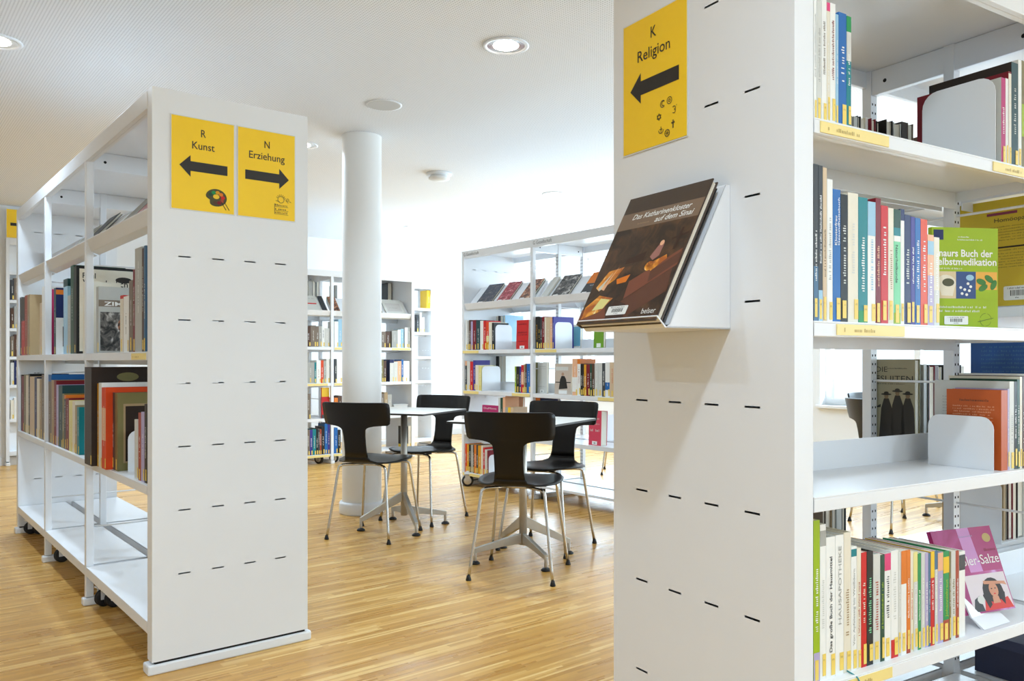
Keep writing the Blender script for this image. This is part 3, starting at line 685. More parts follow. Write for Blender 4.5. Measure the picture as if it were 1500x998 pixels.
# books lying on the left rack's slanted display shelves
def slant(F, s, w, h, th, col, label, z=1.51, t=-.006, art=None, group=None):
    L = PI/2-math.atan2(.185, .163)               # lean of the slanted board from vertical
    off = th+.0015
    return face_book(F, s, t+.044-off*math.cos(L), z+.0237+off*math.sin(L), w, h, th, col, label, group, lean=L, art=art)
GS = 'books on the slanted display shelves'
SL = [(LLEN-.19, .12, .24, .012, 'orange', 'orange-covered book on the slanted shelf beside the Kunst sign'), (LLEN-.36, .15, .24, .008, 'dark brown', 'dark book second from the sign panel on the left rack slanted shelf'),
      (LLEN-.55, .16, .25, .012, 'rust', 'brick-red book third from the sign panel on the left rack slanted shelf'), (LLEN-.78, .18, .23, .01, 'grey', 'grey book fourth from the sign panel on the left rack slanted shelf'),
      (LLEN-1.4, .2, .24, .012, 'charcoal', 'dark grey book on the slanted shelf of the left rack middle bay'), (LLEN-1.7, .2, .22, .01, 'silver', 'pale grey book on the slanted shelf of the left rack middle bay')]
for s, w, h, th, c, lb in SL: slant(FL, s, w, h, th, c, lb, group=GS)
for k, (x0, x1, yt, c) in enumerate(((178, 192, 526, 'dark brown'), (192, 207, 526, 'amber'), (158, 176, 526, 'white'))):
    far_row(FL, .165 if 0 else 1.10, '', G2, [(x0, x1, 0, c, {'h': .22, 'label': f"{c} book on the far side of the left rack behind the silver book"})])

# ================================================================ RIGHT RACK
RL = 3.0
Rf = [1.0, 1.95]
def rb(z, kind): return [(.056, Rf[0]-.016, z, kind), (Rf[0]+.016, Rf[1]-.016, z, kind)]
zA, zB, zC, zD = 1.517, 1.120, .775, .402
near = rb(zA, 'flat')+[(.056, Rf[0]-.016, zB, 'flat'), (Rf[0]+.016, Rf[1]-.016, 1.19, 'flat')]+rb(zC, 'up')+rb(zD, 'up')+rb(.165, 'base')
far = rb(zA, 'flat')+rb(1.16, 'flat')[1:]+rb(.79, 'flat')+rb(.47, 'flat')[0:2]+rb(.165, 'base')
RR = rack(FR, 'large white double-sided book rack in front on the right with the Religion sign', Rf+[2.9], [(0, .054)], near, far, dots=(1.0, 1.95), slotz=(.306, .214, 8), casters=[(.1, .07, 0), (.1, WD-.07, 0), (1.06, .07, 0)])
strip(RR, FR, 1201, 1301, zA); strip(RR, FR, 1454, 1530, zA); strip(RR, FR, 1225, 1324, zB); strip(RR, FR, 1241, 1306, zD)
PH = lambda sh: ('the slotted panel on', "the right rack's "+sh)
row(FR, zA, PH('top shelf'), "books on the right rack's top shelf", [
 (1191.6, 1196.5, -14, 'white', {'tc': 'grey'}), (1196.5, 1203.5, -12, 'light grey', {'tc': 'grey'}), (1203.5, 1211, -8, 'white', {'tc': 'taupe'}), (1211, 1216, 4, 'cream', {'bands': [(.93, 1, 'pink')]}),
 (1216, 1224, 5, 'white', {'tc': 'dark red'}), (1224, 1228.5, 21, 'light blue'), (1228.5, 1240, 19, 'blue', {'tc': 'white'}), (1240, 1247, 24, 'teal', {'bands': [(.86, 1, 'green'), (.6, .86, 'light grey')]})], d=.17)
row(FR, zA, ('the bookend on', "the right rack's top shelf"), "books on the right rack's top shelf", [
 (1466.5, 1473, 114, 'magenta', {'d': .16, 'art': lambda m, fr, d, h: m.rect(fr, 0, d, 0, h, pc('light grey'), .0003)}), (1473, 1477, 115, 'white', {'d': .18}), (1477, 1481.5, 105, 'dark red', {'d': .235, 'bands': [(0, .98, 'cream')], 'wrap': False}),
 (1481.5, 1491.5, 92, 'dark teal', {'d': .21, 'tc': 'light grey', 'art': lambda m, fr, d, h: m.rect(fr, 0, d, 0, h, pc('dark brown'), .0003)}), (1491.5, 1496.6, 88, 'white', {'d': .2}), (1496.6, 1506, 90, 'olive', {'bands': [(.3, .6, 'lime')]}), (1506, 1516, 94, 'blue')], d=.18)
bookend(FR, FR.s_at(1464.5, .01)-.004, .018, zA, .185, .215, 'large white bookend on the right rack top shelf holding upright books', r=.04)
SB = [(1191.6, 1198.8, 240.5, 'charcoal', {'bands': [(0, .35, 'steel blue')], 'wrap': False}), (1198.8, 1205.3, 242.5, 'charcoal', {'bands': [(0, .2, 'light blue')], 'wrap': False}), (1205.3, 1211.4, 245.5, 'beige', {'tc': 'brown'}), (1211.4, 1219.8, 262.6, 'white', {'tc': 'grey'}),
 (1219.8, 1231.4, 277.6, 'blue', {'title': [('Klosterfrau', .58, .22, .52, .42, 'up'), ('Gesundheitsbuch', .58, .36, .88, .34, 'up')], 'label': 'blue book titled Klosterfrau Gesundheitsbuch on the right rack second shelf'}),
 (1231.4, 1242, 285, 'black', {'tc': 'light grey'}), (1242, 1257.2, 283, 'cream', {'tc': 'light grey', 'adj': 'thick'}), (1257.2, 1271, 289.4, 'teal', {'tc': 'white', 'bands': [(0, .1, 'green')], 'wrap': False}), (1271, 1282.6, 295.7, 'white', {'bands': [(.72, 1, 'light blue')], 'tc': 'light blue'}),
 (1282.6, 1290.4, 290.6, 'dark red', {'tc': 'peach'}), (1290.4, 1301, 301.4, 'red', {'tc': 'white'}), (1301, 1309.2, 305, 'cream', {'tc': 'tan'}),
 (1309.2, 1319.2, 307, 'light green', {'bands': [(.84, 1, 'dark green'), (.77, .84, 'teal'), (.72, .77, 'white'), (0, .1, 'lime')], 'tc': 'dark green', 'title': [('Naturheilkunde', .31, .33, .25, .5, 'down')], 'label': 'green book titled Naturheilkunde on the right rack second shelf'}),
 (1319.2, 1324.8, 306.4, 'white', {'bands': [(.9, 1, 'navy')]}), (1324.8, 1334.2, 315, 'navy', {'tc': 'light grey'}), (1334.2, 1340.5, 317.7, 'purple', {'tc': 'white'}), (1340.5, 1348.6, 319.7, 'blue', {'tc': 'white', 'title': [('KRANKHEITEN', .2, .6, .8, .5, 'up')]}),
 (1348.6, 1358.6, 321.5, 'orange-red', {'tc': 'white'}), (1358.6, 1368, 344, 'peach', {'bands': [(.78, .93, 'light blue'), (.0, .55, 'lilac')], 'wrap': False}), (1368, 1376.2, 347.8, 'cream', {'bands': [(0, .4, 'light grey')]})]
SB[16][4].pop('title')
row(FR, zB, PH('second shelf'), "books on the right rack's second shelf", SB, d=.17)
def art_green(m, fr, w, h):
    W_ = pc('white')
    m.rect(fr, .004, w*.17, h*.875, h*.975, pc('navy'), .0006)
    m.marks(fr, w*.38, w*.56, h*.90, h*.014, W_, random.Random(2)); m.marks(fr, w*.38, w*.76, h*.872, h*.014, W_, random.Random(3))
    m.text(fr, w*.92, h*.71, 'Knaurs Buch der', h*.10, W_, 'r', width=w*.90, bold=.022); m.text(fr, w*.975, h*.625, 'Selbstmedikation', h*.10, W_, 'r', width=w*.95, bold=.022)
    m.marks(fr, w*.06, w*.45, h*.582, h*.016, W_, random.Random(4))
    a = [w*.02, w*.36, w*.66, w*.985]; b0, b1 = h*.29, h*.56
    m.rect(fr, a[0], a[1], b0, b1, mat('photo_sand', 'd8c49c', .4), .0005)
    m.disc(fr, w*.22, h*.45, w*.14, h*.075, pc('cream'), .0009, rot=-.2); m.shape(fr, [(w*.09, h*.45), (w*.35, h*.43), (w*.31, h*.315), (w*.14, h*.32)], pc('cream'), .0007); m.disc(fr, w*.24, h*.45, w*.09, h*.04, mat('herbs', '4a4a2c'), .0011)
    m.disc(fr, w*.05, h*.345, w*.03, h*.05, pc('amber'), .0009)
    m.rect(fr, a[1], a[2], b0, b1, mat('photo_deepblue', '20407c', .3), .0005)
    for x, y in ((.45, .34), (.52, .33), (.56, .37), (.49, .38), (.43, .40), (.58, .41), (.54, .44)): m.disc(fr, w*x, h*y, w*.022, h*.014, W_, .0009)
    m.disc(fr, w*.57, h*.50, w*.06, h*.03, pc('light blue'), .0008)
    m.rect(fr, a[2], a[3], b0, b1, mat('photo_orange', 'e6a82c', .3), .0005); m.rect(fr, a[2], a[3], b0, b0+h*.09, pc('lime'), .0007)
    for x, y, r_ in ((.77, .40, .5), (.86, .49, -.6), (.93, .43, 1.1), (.74, .46, -.3)): m.disc(fr, w*x, h*y, w*.075, h*.03, mat('leaf', '3c7a2c'), .001, rot=r_)
    m.marks(fr, w*.06, w*.82, h*.195, h*.02, W_, random.Random(8)); m.marks(fr, w*.06, w*.72, h*.155, h*.02, W_, random.Random(9))
    barcode(m, fr, w*.18, h*.03, w*.36, h*.085)
    l = mat('pen_green', '4c6414')
    for i in range(20):
        if i % 5 == 4: continue
        t, t2 = 2*PI*i/20, 2*PI*(i+1)/20; cx, cy_, r_ = w*.81, h*.08, w*.085
        m.shape(fr, [(cx+r_*math.cos(t), cy_+r_*math.sin(t)), (cx+r_*math.cos(t2), cy_+r_*math.sin(t2)), (cx+r_*1.05*math.cos(t2), cy_+r_*1.05*math.sin(t2)), (cx+r_*1.05*math.cos(t), cy_+r_*1.05*math.sin(t))], l, .0006)
    m.shape(fr, [(w*.69, h*.055), (w*.93, h*.095), (w*.93, h*.1), (w*.69, h*.061)], l, .0007)
sx = FR.s_at(1463, .0)
wG = .172; yw = -.40
face_book(FR, sx-wG*math.cos(yw), .002-wG*math.sin(yw), zB, wG, .236, .014, 'lime', 'lime green book facing out titled Buch der Selbstmedikation', 'face-out books on the right rack', lean=.0, yaw=yw, art=art_green)
def art_homoe(m, fr, d, h):
    m.rect(fr, 0, d, 0, h, mat('cover_mustard', 'd6b92e', .35), .0003); m.rect(fr, d*.30, d*.62, h*.855, h*.88, mat('print_plum', '8a3450'), .0006)
    m.text(fr, d*.38, h*.79, 'Homöopathie', h*.055, INK, width=d*.44)
    r = random.Random(6)
    for k, y in enumerate([.74, .715, .69, .665, .64, .615, .52, .49, .465, .44, .415, .39, .365]): m.marks(fr, d*.32, d*r.uniform(.8, .97), h*y, h*.011, mat('print_dark_ochre', '7a6a20'), r, step=h*.009)
    m.rect(fr, d*.3, d, h*.545, h*.56, pc('dark brown'), .0006); barcode(m, fr, d*.48, h*.06, d*.28, h*.13, random.Random(12))
t0 = .035
pp = FR.P(1.07, t0)
mk_book((pp[0], pp[1], 1.1905), FR.th, .02, .30, .255, 'yellow', 'large mustard yellow book with the word Homöopathie behind the lime green book', 'side-on books on the right rack', {'art': art_homoe, 'plain': True, 'sticker': False})
# third shelf of the right rack
def art_text(base, ink, y0, n, title=None, seed=1, y1=.04):
    def f(m, fr, d, h):
        r = random.Random(seed); m.rect(fr, 0, d, 0, h, pc(base) if isinstance(base, str) else base, .0003)
        if title: m.marks(fr, d*.25, d*.8, h*(y0+.07), h*.03, pc(title), r, step=h*.022)
        for k in range(n): m.marks(fr, d*.12, d*r.uniform(.8, .9), h*(y0-k*.035), h*.016, pc(ink), r, step=h*.014)
    return f
row(FR, zC, ('the bookend on', "the right rack's third shelf"), "books on the right rack's third shelf", [
 (1466.5, 1476, 572, 'terracotta', {'d': .135, 'art': art_text('terracotta', 'peach', .78, 18, 'brown', 3), 'plain': True, 'sticker': False, 'label': 'terracotta orange book with white back-cover text behind the big bookend'}),
 (1476, 1478.6, 570, 'lilac', {'d': .13}), (1478.6, 1485.5, 559, 'light grey', {'d': .19, 'tc': 'grey', 'art': art_text('light grey', 'grey', .8, 12, None, 5)}), (1485.5, 1490, 559, 'black', {'d': .17}), (1490, 1494, 556, 'dark green', {'d': .17}), (1494, 1497.4, 552, 'cream', {'d': .18}), (1497.4, 1503.5, 551, 'brown', {'d': .17}), (1503.5, 1512, 548, 'white')], d=.17)
bookend(FR, FR.s_at(1464, .01)-.003, .022, zC, .165, .130, 'big white bookend standing empty-sided on the right rack third shelf', r=.03)
pp = FR.P(1.09, .02)
mk_book((pp[0], pp[1], zC+.0005), FR.th, .02, .325, .25, 'blue', 'tall dark blue book with faint back text behind the terracotta book', 'side-on books on the right rack', {'art': art_text(mat('cover_deep_blue', '1c4a86', .35), 'steel blue', .93, 9, None, 7), 'plain': True, 'sticker': False})
# fourth shelf
D4 = [(1191.6, 1201, 762.5, 'lime', {'tc': 'white', 'bands': [(0, .18, 'lilac')], 'wrap': False, 'adj': 'tall', 'title': [('Das Weib', .5, .2, .8, .6, 'up')]}), (1201, 1210, 768.5, 'white', {'bands': [(.86, .96, 'grey')], 'wrap': False, 'tc': 'light grey'}),
 (1210, 1223.6, 787, 'white', {'tc': 'black', 'title': [('Das große Buch der Hausmittel', .18, .68, .66, .42, 'up')], 'label': 'white book titled Das große Buch der Hausmittel on the right rack fourth shelf'}),
 (1223.6, 1236, 784, 'white', {'tc': 'grey', 'title': [('HAUSAPOTHEKE', .36, .56, .7, .5, 'up')], 'label': 'white book titled HAUSAPOTHEKE on the right rack fourth shelf'}),
 (1236, 1246.6, 780, 'cream', {'tc': 'tan'}), (1246.6, 1255, 801, 'white', {'bands': [(.92, .98, 'teal')], 'wrap': False, 'tc': 'grey', 'title': [('Von Apfelessig bis Weißdorn', .2, .62, .68, .5, 'up')], 'label': 'white book titled Von Apfelessig bis Weißdorn on the right rack fourth shelf'}),
 (1255, 1261.4, 803, 'cream', {'tc': 'rust'}), (1261.4, 1269.6, 809.5, 'red', {'tc': 'cream'}), (1269.6, 1279, 808, 'black', {'tc': 'light green'}), (1279, 1289.6, 812, 'light grey', {'tc': 'rust', 'title': [('SALVIA', .62, .24, .7, .45, 'up')]}), (1289.6, 1295.8, 813, 'dark green', {'tc': 'lime'}),
 (1295.8, 1305, 811, 'white', {'bands': [(.84, 1, 'pink')], 'tc': 'charcoal'}), (1305, 1315.8, 807, 'white', {'bands': [(0, .17, 'red')], 'wrap': False, 'tc': 'light grey'}), (1315.8, 1320, 808, 'light grey'), (1320, 1328, 807, 'white', {'bands': [(.68, 1, 'orange')]}),
 (1328, 1333.7, 806, 'orange', {'bands': [(0, .08, 'rust')]}), (1333.7, 1338, 808, 'cream', {'tc': 'red'}), (1338, 1344.4, 809, 'pale yellow', {'bands': [(.0, .7, 'light grey')], 'wrap': False}), (1344.4, 1349.4, 811, 'green'), (1349.4, 1355, 810, 'light grey'), (1355, 1360, 810, 'lilac'), (1360, 1363.2, 811, 'steel blue'),
 (1363.2, 1369, 808, 'red', {'bands': [(.72, 1, 'yellow')]}), (1369, 1373.7, 807, 'steel blue', {'bands': [(0, .8, 'light grey')], 'wrap': False}), (1373.7, 1381.7, 810, 'lilac', {'bands': [(.8, 1, 'peach')]}),
 (1381.7, 1390.4, 808, 'green', {'bands': [(.76, .94, 'yellow'), (0, .24, 'rust')], 'wrap': False, 'tc': 'lime', 'title': [('Johanniskraut', .27, .42, .72, .55, 'up')], 'label': 'green and yellow book titled Johanniskraut on the right rack fourth shelf'}),
 (1390.4, 1393.2, 809, 'olive'), (1393.2, 1400, 807, 'light grey', {'tc': 'olive'}), (1400, 1404.8, 807, 'rust'), (1404.8, 1413.8, 808, 'white', {'bands': [(.78, .96, 'charcoal')], 'wrap': False, 'plain': True, 'sticker': False})]
for i in (0, 9):
    D4[i][4].pop('title')
_n = len(COL.objects)
row(FR, zD, PH('fourth shelf'), "books on the right rack's fourth shelf", D4, d=.165, t=.02)
for ob in list(COL.objects)[_n:]:
    if ob.parent is None and str(ob.get('label', '')).startswith('cream book, fifth'):
        q = MB(); q.tube([(.008, -.001, .004), (.010, -.012, .001), (.013, -.022, -.004), (.019, -.027, -.018), (.020, -.028, -.036), (.016, -.027, -.052)], .0017, mat('ribbon_teal', '3c8c94', .5), 6)
        tag(q.build('ribbon_bookmark', ob), 'thin teal ribbon hanging out over the shelf edge')
def art_pink(m, fr, w, h):
    m.rect(fr, 0, w, 0, h, PIC_PINK, .0003)
    m.shape(fr, [(0, h*.47), (w*.32, h*.47), (w*.55, h), (w, h), (w, h*.47)], mat('cover_cerise', 'a83470', .3), .0004)
    m.shape(fr, [(w*.45, h*.47), (w*.66, h*.47), (w*.62, h), (w*.42, h)], mat('cover_shine', 'c88cc4', .3), .0005)
    m.disc(fr, w*.88, h*.86, w*.07, h*.055, mat('seal_gold', 'b8a468'), .0008); m.marks(fr, w*.42, w*.66, h*.89, h*.018, pc('lilac'), random.Random(3), .0008)
    m.marks(fr, w*.78, w*.98, h*.70, h*.035, pc('dark red'), random.Random(5), .0008)
    m.text(fr, w*.98, h*.555, 'Schüßler-Salze', h*.16, pc('white'), 'r', width=w*.93, bold=.0, off=.0009)
    m.rect(fr, w*.32, w*.985, h*.02, h*.44, mat('photo_pale', 'd8ccd0'), .0006)
    K = mat('photo_skin', 'c98c6c', .5); Hr = mat('photo_hair', '241814', .5); Rd = mat('photo_dress', 'd02c20', .5)
    m.disc(fr, w*.72, h*.22, w*.17, h*.17, Hr, .0008); m.shape(fr, [(w*.5, h*.02), (w*.985, h*.02), (w*.93, h*.15), (w*.78, h*.12), (w*.66, h*.11), (w*.55, h*.15)], Rd, .001)
    m.shape(fr, [(w*.53, h*.2), (w*.58, h*.04), (w*.64, h*.08), (w*.62, h*.25)], Hr, .0011); m.shape(fr, [(w*.82, h*.28), (w*.9, h*.2), (w*.86, h*.06), (w*.8, h*.14)], Hr, .0011)
    m.shape(fr, [(w*.68, h*.17), (w*.78, h*.17), (w*.79, h*.09), (w*.67, h*.09)], K, .0011)
    m.disc(fr, w*.73, h*.245, w*.075, h*.085, K, .0012)
    for x in (.70, .76): m.disc(fr, w*x, h*.26, w*.013, h*.007, Hr, .0014)
    m.disc(fr, w*.73, h*.2, w*.018, h*.008, Rd, .0014)
    m.shape(fr, [(w*.6, h*.36), (w*.95, h*.33), (w*.97, h*.28), (w*.9, h*.3), (w*.6, h*.32)], K, .0009)
    m.shape(fr, [(w*.32, h*.02), (w*.5, h*.02), (w*.47, h*.2), (w*.38, h*.16)], pc('charcoal'), .0009); m.disc(fr, w*.48, h*.15, w*.06, h*.05, pc('light grey'), .0011, n=8)
ts = .045; sL, sR = FR.s_at(1398, ts), FR.s_at(1477, ts)
wP = .205
stand = MB(); sS = sR-.135
stand.prism([(0, -.030, .001), (0, .0, .022), (0, .004, .022), (0, -.022, .0)], (.115, 0, 0), WHITE)
stand.prism([(0, .0, .022), (0, .09, .19), (0, .0925, .189), (0, .004, .0205)], (.115, 0, 0), WHITE)
stand.prism([(0, .09, .19), (0, .13, 0), (0, .133, 0), (0, .0925, .189)], (.115, 0, 0), WHITE)
pp = FR.P(sR-wP*.80, ts)
tag(stand.build('book_stand', loc=(pp[0], pp[1], zD), rot=(0, 0, FR.th)), 'folded white sheet metal stand under the leaning pink book', 'book stand')
face_book(FR, sR-wP, ts+.016, zD+.0245, wP, .205, .012, 'magenta', 'pink book Schüßler-Salze with a dark-haired woman, leaning on a stand', 'face-out books on the right rack', lean=.36, yaw=-.17, art=art_pink)
# far side of the right rack
far_row(FR, zA, "on the far side of the right rack's top shelf", "far-side books on the right rack's top shelf", [(1247, 1251, 170, 'grey'), (1251, 1256, 171, 'light grey'), (1256, 1261, 170, 'charcoal'), (1261, 1268, 172, 'cream'), (1268, 1276, 173, 'white'), (1276, 1283, 174, 'dark red', {'d': .21}), (1284, 1291, 178, 'black'), (1291, 1297, 178, 'brown', {'d': .19}), (1298, 1308, 176, 'black', {'d': .22}), (1309, 1320, 180, 'light grey'), (1321, 1329, 179, 'dark brown'), (1329.5, 1338, 181, 'taupe')])
far_row(FR, zA, "", "far-side books on the right rack's top shelf", [(1352, 1362, 172, 'brown', {'roll': -.55, 'd': .18, 'label': "brown book leaning at a slant on the far side of the right rack's top shelf"})])
def art_jes(m, fr, d, h):
    Bk = mat('robe_black', '26221c', .5)
    m.rect(fr, 0, d, 0, h, mat('cover_olive_paper', '9c9478', .4), .0003)
    m.text(fr, d*.2, h*.85, 'DIE', h*.09, INK, width=d*.24); m.text(fr, d*.12, h*.735, 'JESUITEN', h*.10, INK, width=d*.84); m.marks(fr, d*.42, d*.85, h*.885, h*.015, INK, random.Random(2)); m.marks(fr, d*.2, d*.8, h*.7, h*.015, INK, random.Random(4))
    for x, y, s_ in ((.42, .56, 1.0), (.65, .60, 1.0), (.86, .57, .95)):
        m.shape(fr, [(d*(x-.16), h*.02), (d*(x+.15), h*.02), (d*(x+.12), h*(y-.15)), (d*(x+.05), h*(y-.03)), (d*(x-.05), h*(y-.03)), (d*(x-.11), h*(y-.15))], Bk, .0006)
        m.disc(fr, d*x, h*(y-.005), d*.045, h*.03, mat('face_dim', '7a6448'), .0009); m.disc(fr, d*x, h*(y+.02), d*.11, h*.012, Bk, .0011); m.disc(fr, d*x, h*(y+.035), d*.05, h*.018, Bk, .0011)
    m.shape(fr, [(d*.22, h*.43), (d*.3, h*.46), (d*.3, h*.42), (d*.08, h*.41)], Bk, .0007)
pp = FR.P(1.046, WD+.008)
mk_book((pp[0], pp[1], .7905), FR.th+PI, .026, .255, .160, 'olive', 'book DIE JESUITEN with three robed figures in hats behind the perforated post', "far-side books on the right rack's third shelf", {'side': 'x1', 'art': art_jes, 'plain': True, 'sticker': False, 'hard': True})
far_row(FR, .79, "on the far side of the right rack beside the Jesuiten book", "far-side books on the right rack's third shelf", [(1353, 1357, 534, 'grey'), (1357, 1361, 535, 'black'), (1361, 1370, 536, 'dark red'), (1370, 1375, 536, 'brown'), (1375, 1379, 538, 'cream'), (1402, 1408, 535, 'black'), (1408, 1412, 537, 'cream')], d=.155, inset=-.004)
far_row(FR, .47, "on the far side of the right rack under the empty shelf", "far-side books under the right rack's empty shelf", [(1204.5, 1210, 738, 'taupe', {'h': .27}), (1210, 1214.5, 738, 'cream', {'h': .265}), (1214.5, 1219, 738, 'tan', {'h': .27}), (1219, 1226, 738, 'grey', {'h': .26}), (1226, 1233, 738, 'light grey', {'h': .265}), (1233, 1239.5, 738, 'charcoal', {'h': .262})])
bookend(FR, 1.34, WD-.235, .47, .13, .2, 'white bookend on the far side of the right rack left of dark red books', r=.03)
far_row(FR, .47, "right of the far-side bookend in the right rack's second bay", "far-side books in the right rack's second bay", [(1470, 1473, 742, 'tan', {'h': .22}), (1473, 1477, 742, 'dark brown', {'h': .22}), (1477, 1484, 742, 'dark red', {'h': .23}), (1484, 1488, 742, 'cream', {'h': .225}), (1488, 1491, 742, 'dark brown', {'h': .22}), (1491, 1500, 742, 'light grey', {'h': .23}), (1500, 1508, 742, 'brown', {'h': .225})])
# dark blue boxes at the bottom of the right rack
m = MB(); nb = mat('navy_cloth', '252a44', .7, 0, .1, 200, bump=.2)
m.box(0, .34, 0, .222, 0, .085, nb); m.box(-.004, .344, -.004, .226, .085, .112, mat('navy_lid', '2e3452', .6, 0, .1, 200))
m.box(.1, .2, -.006, -.004, .03, .06, STEELM)
pp = FR.P(1.045, .012); tag(m.build('storage_box', loc=(pp[0], pp[1], .166), rot=(0, 0, FR.th), bevel=.003), 'dark navy storage box on the bottom shelf of the right rack', 'box')

# ---------------------------------------------------------------- book holder on the right rack's end
HX = .19                                          # how far it stands out
tr, tl = .163, .423
hold = empty('book_holder', (FR.o[0], FR.o[1], 0), FR.th, 'white sheet metal book holder hooked onto the slotted end panel', 'book holder')
zb = 1.107
for t, nm in ((tr, 'side_cheek'), (tl, 'side_cheek')):
    m = MB(); m.prism([(-.001, t, zb), (-.001, t, zb+.30), (-.014, t, zb+.30), (-HX+.02, t, zb+.006), (-HX+.012, t, zb)], (0, .0018 if t == tr else -.0018, 0), WHITE)
    m.build(nm, hold)
m = MB(); m.prism([(-.001, tr, zb), (-HX+.01, tr, zb), (-HX-.012, tr, zb+.022), (-HX-.010, tr, zb+.024), (-HX+.012, tr, zb+.003), (-.001, tr, zb+.003)], (0, tl-tr, 0), WHITE)
m.build('tray', hold)
m = MB(); m.prism([(-HX+.02, tr, zb+.006), (-.014, tr, zb+.30), (-.012, tr, zb+.30), (-HX+.023, tr, zb+.006)], (0, tl-tr, 0), WHITE); m.build('back_rest', hold)
m = MB()
for t in (tr+.03, tl-.03): m.box(-.003, .004, t-.012, t+.012, zb+.268, zb+.271, WHITE)
m.build('hook', hold)
# the book lying in it
def art_kath(m, fr, w, h):
    dk = mat('cover_umber', '40322a', .3); m.rect(fr, 0, w, 0, h, dk, .0003)
    m.rect(fr, 0, w, h*.01, h*.74, PIC_EMBER, .0004)
    m.rect(fr, 0, w, h*.73, h*.865, mat('cover_band_brown', '7c6450', .35), .0006)
    Wt = pc('white')
    m.text(fr, w*.16, h*.805, 'Das Katharinenkloster', h*.06, Wt, width=w*.72, shear=.25, off=.001, bold=.008)
    m.text(fr, w*.93, h*.75, 'auf dem Sinai', h*.06, Wt, 'r', width=w*.45, shear=.25, off=.001, bold=.008)
    m.marks(fr, w*.26, w*.42, h*.757, h*.014, mat('print_dim_brown', 'a08468'), random.Random(3), .001)
    st = mat('stone_brown', '5e3626', .45); st2 = mat('stone_dark', '382019', .45); st3 = mat('stone_red', '7c4430', .45)
    m.shape(fr, [(w*.0, h*.02), (w*.0, h*.11), (w*.28, h*.15), (w*.38, h*.02)], st3, .0006)
    m.shape(fr, [(w*.42, h*.13), (w*.95, h*.36), (w*.99, h*.2), (w*.6, h*.03), (w*.44, h*.05)], st, .0006)
    m.shape(fr, [(w*.48, h*.30), (w*.98, h*.50), (w*.99, h*.38), (w*.50, h*.17)], st3, .0007); m.shape(fr, [(w*.70, h*.36), (w*.99, h*.48), (w*.99, h*.40), (w*.72, h*.28)], st, .0008)
    m.shape(fr, [(w*.36, h*.03), (w*.6, h*.02), (w*.56, h*.13), (w*.40, h*.17)], st2, .0008)
    m.shape(fr, [(w*.04, h*.04), (w*.03, h*.13), (w*.16, h*.215), (w*.36, h*.185), (w*.26, h*.09)], PIC_FIRE, .0008); m.shape(fr, [(w*.14, h*.1), (w*.20, h*.19), (w*.33, h*.175), (w*.28, h*.11)], pc('pale yellow'), .001)
    m.shape(fr, [(w*.06, h*.28), (w*.15, h*.40), (w*.34, h*.42), (w*.28, h*.33), (w*.12, h*.25)], PIC_FIRE, .0007); m.shape(fr, [(w*.15, h*.26), (w*.27, h*.43), (w*.235, h*.36), (w*.19, h*.25)], pc('peach'), .001); m.shape(fr, [(w*.10, h*.27), (w*.13, h*.25), (w*.22, h*.39)], pc('light grey'), .0011)
    m.shape(fr, [(w*.30, h*.33), (w*.46, h*.355), (w*.44, h*.30), (w*.33, h*.29)], pc('orange'), .0007)
    m.shape(fr, [(w*.62, h*.41), (w*.82, h*.47), (w*.84, h*.44), (w*.70, h*.36)], PIC_FIRE, .0009); m.disc(fr, w*.655, h*.40, w*.05, h*.035, PIC_FIRE, .0009)
    m.shape(fr, [(w*.62, h*.47), (w*.69, h*.575), (w*.735, h*.56), (w*.73, h*.47), (w*.67, h*.44)], mat('figure_pink', '9c6a60', .4), .001); m.disc(fr, w*.705, h*.565, w*.025, h*.02, pc('peach'), .0012)
    m.shape(fr, [(w*.86, h*.50), (w*.885, h*.50), (w*.9, h*.66), (w*.875, h*.66)], st2, .001); m.shape(fr, [(w*.8, h*.59), (w*.98, h*.62), (w*.98, h*.605), (w*.8, h*.575)], st2, .001)
    m.shape(fr, [(w*.33, h*.48), (w*.55, h*.52), (w*.55, h*.45), (w*.33, h*.44)], st2, .0007)
    barcode(m, fr, w*.36, h*.055, w*.25, h*.065, random.Random(5)); m.text(fr, w*.80, h*.05, 'belser', h*.055, Wt, width=w*.16, off=.001)
bw, bh, bth = .262, .345, .016
FH = Face(FR.P(0, 0), FR.th)
# holder faces -s: drawing x runs to the viewer's right (-t)
ang = math.atan2(HX-.034, .294)                  # lean from vertical
p0 = FR.P(-HX+.018-.006, tl+.004)
m = MB(); fr = Frame((0, 0, 0), (1, 0, 0), (0, 0, 1), (0, -1, 0)); UM = mat('cover_umber', '40322a', .3)
def leaning_book(p, z, w, h, th, cover, art, label):
    m = MB(); m.box(0, w, 0, .0025, 0, h, cover); m.box(0, w, th-.0025, th, 0, h, cover); m.box(0, .0025, .0025, th-.0025, 0, h, cover)
    if art: art(m, Frame((0, 0, 0), (1, 0, 0), (0, 0, 1), (0, -1, 0)), w, h)
    b = m.build('book', loc=(p[0], p[1], z), rot=(-ang, 0, RA)); tag(b, label, 'book', 'books in the holder on the slotted panel')
    q = MB(); q.box(.0025, w-.004, .0026, th-.0026, .004, h-.004, PAGES); q.build('page_block', b); return b
ca, sa = math.cos(ang), math.sin(ang)
nrm = (-math.cos(FR.th), -math.sin(FR.th))       # out of the panel
def lay(off, dz=0.0): return (p0[0]+nrm[0]*off, p0[1]+nrm[1]*off)
leaning_book(lay(.008*ca+.0), zb+.010, .255, .322, .007, pc('black'), None, 'thin black book tucked behind the Katharinenkloster book')
leaning_book(lay(.008*ca+.0185), zb+.010+.0185*sa*.5, bw, bh*.97, bth, UM, art_kath, 'dark brown picture book Das Katharinenkloster auf dem Sinai in the holder')

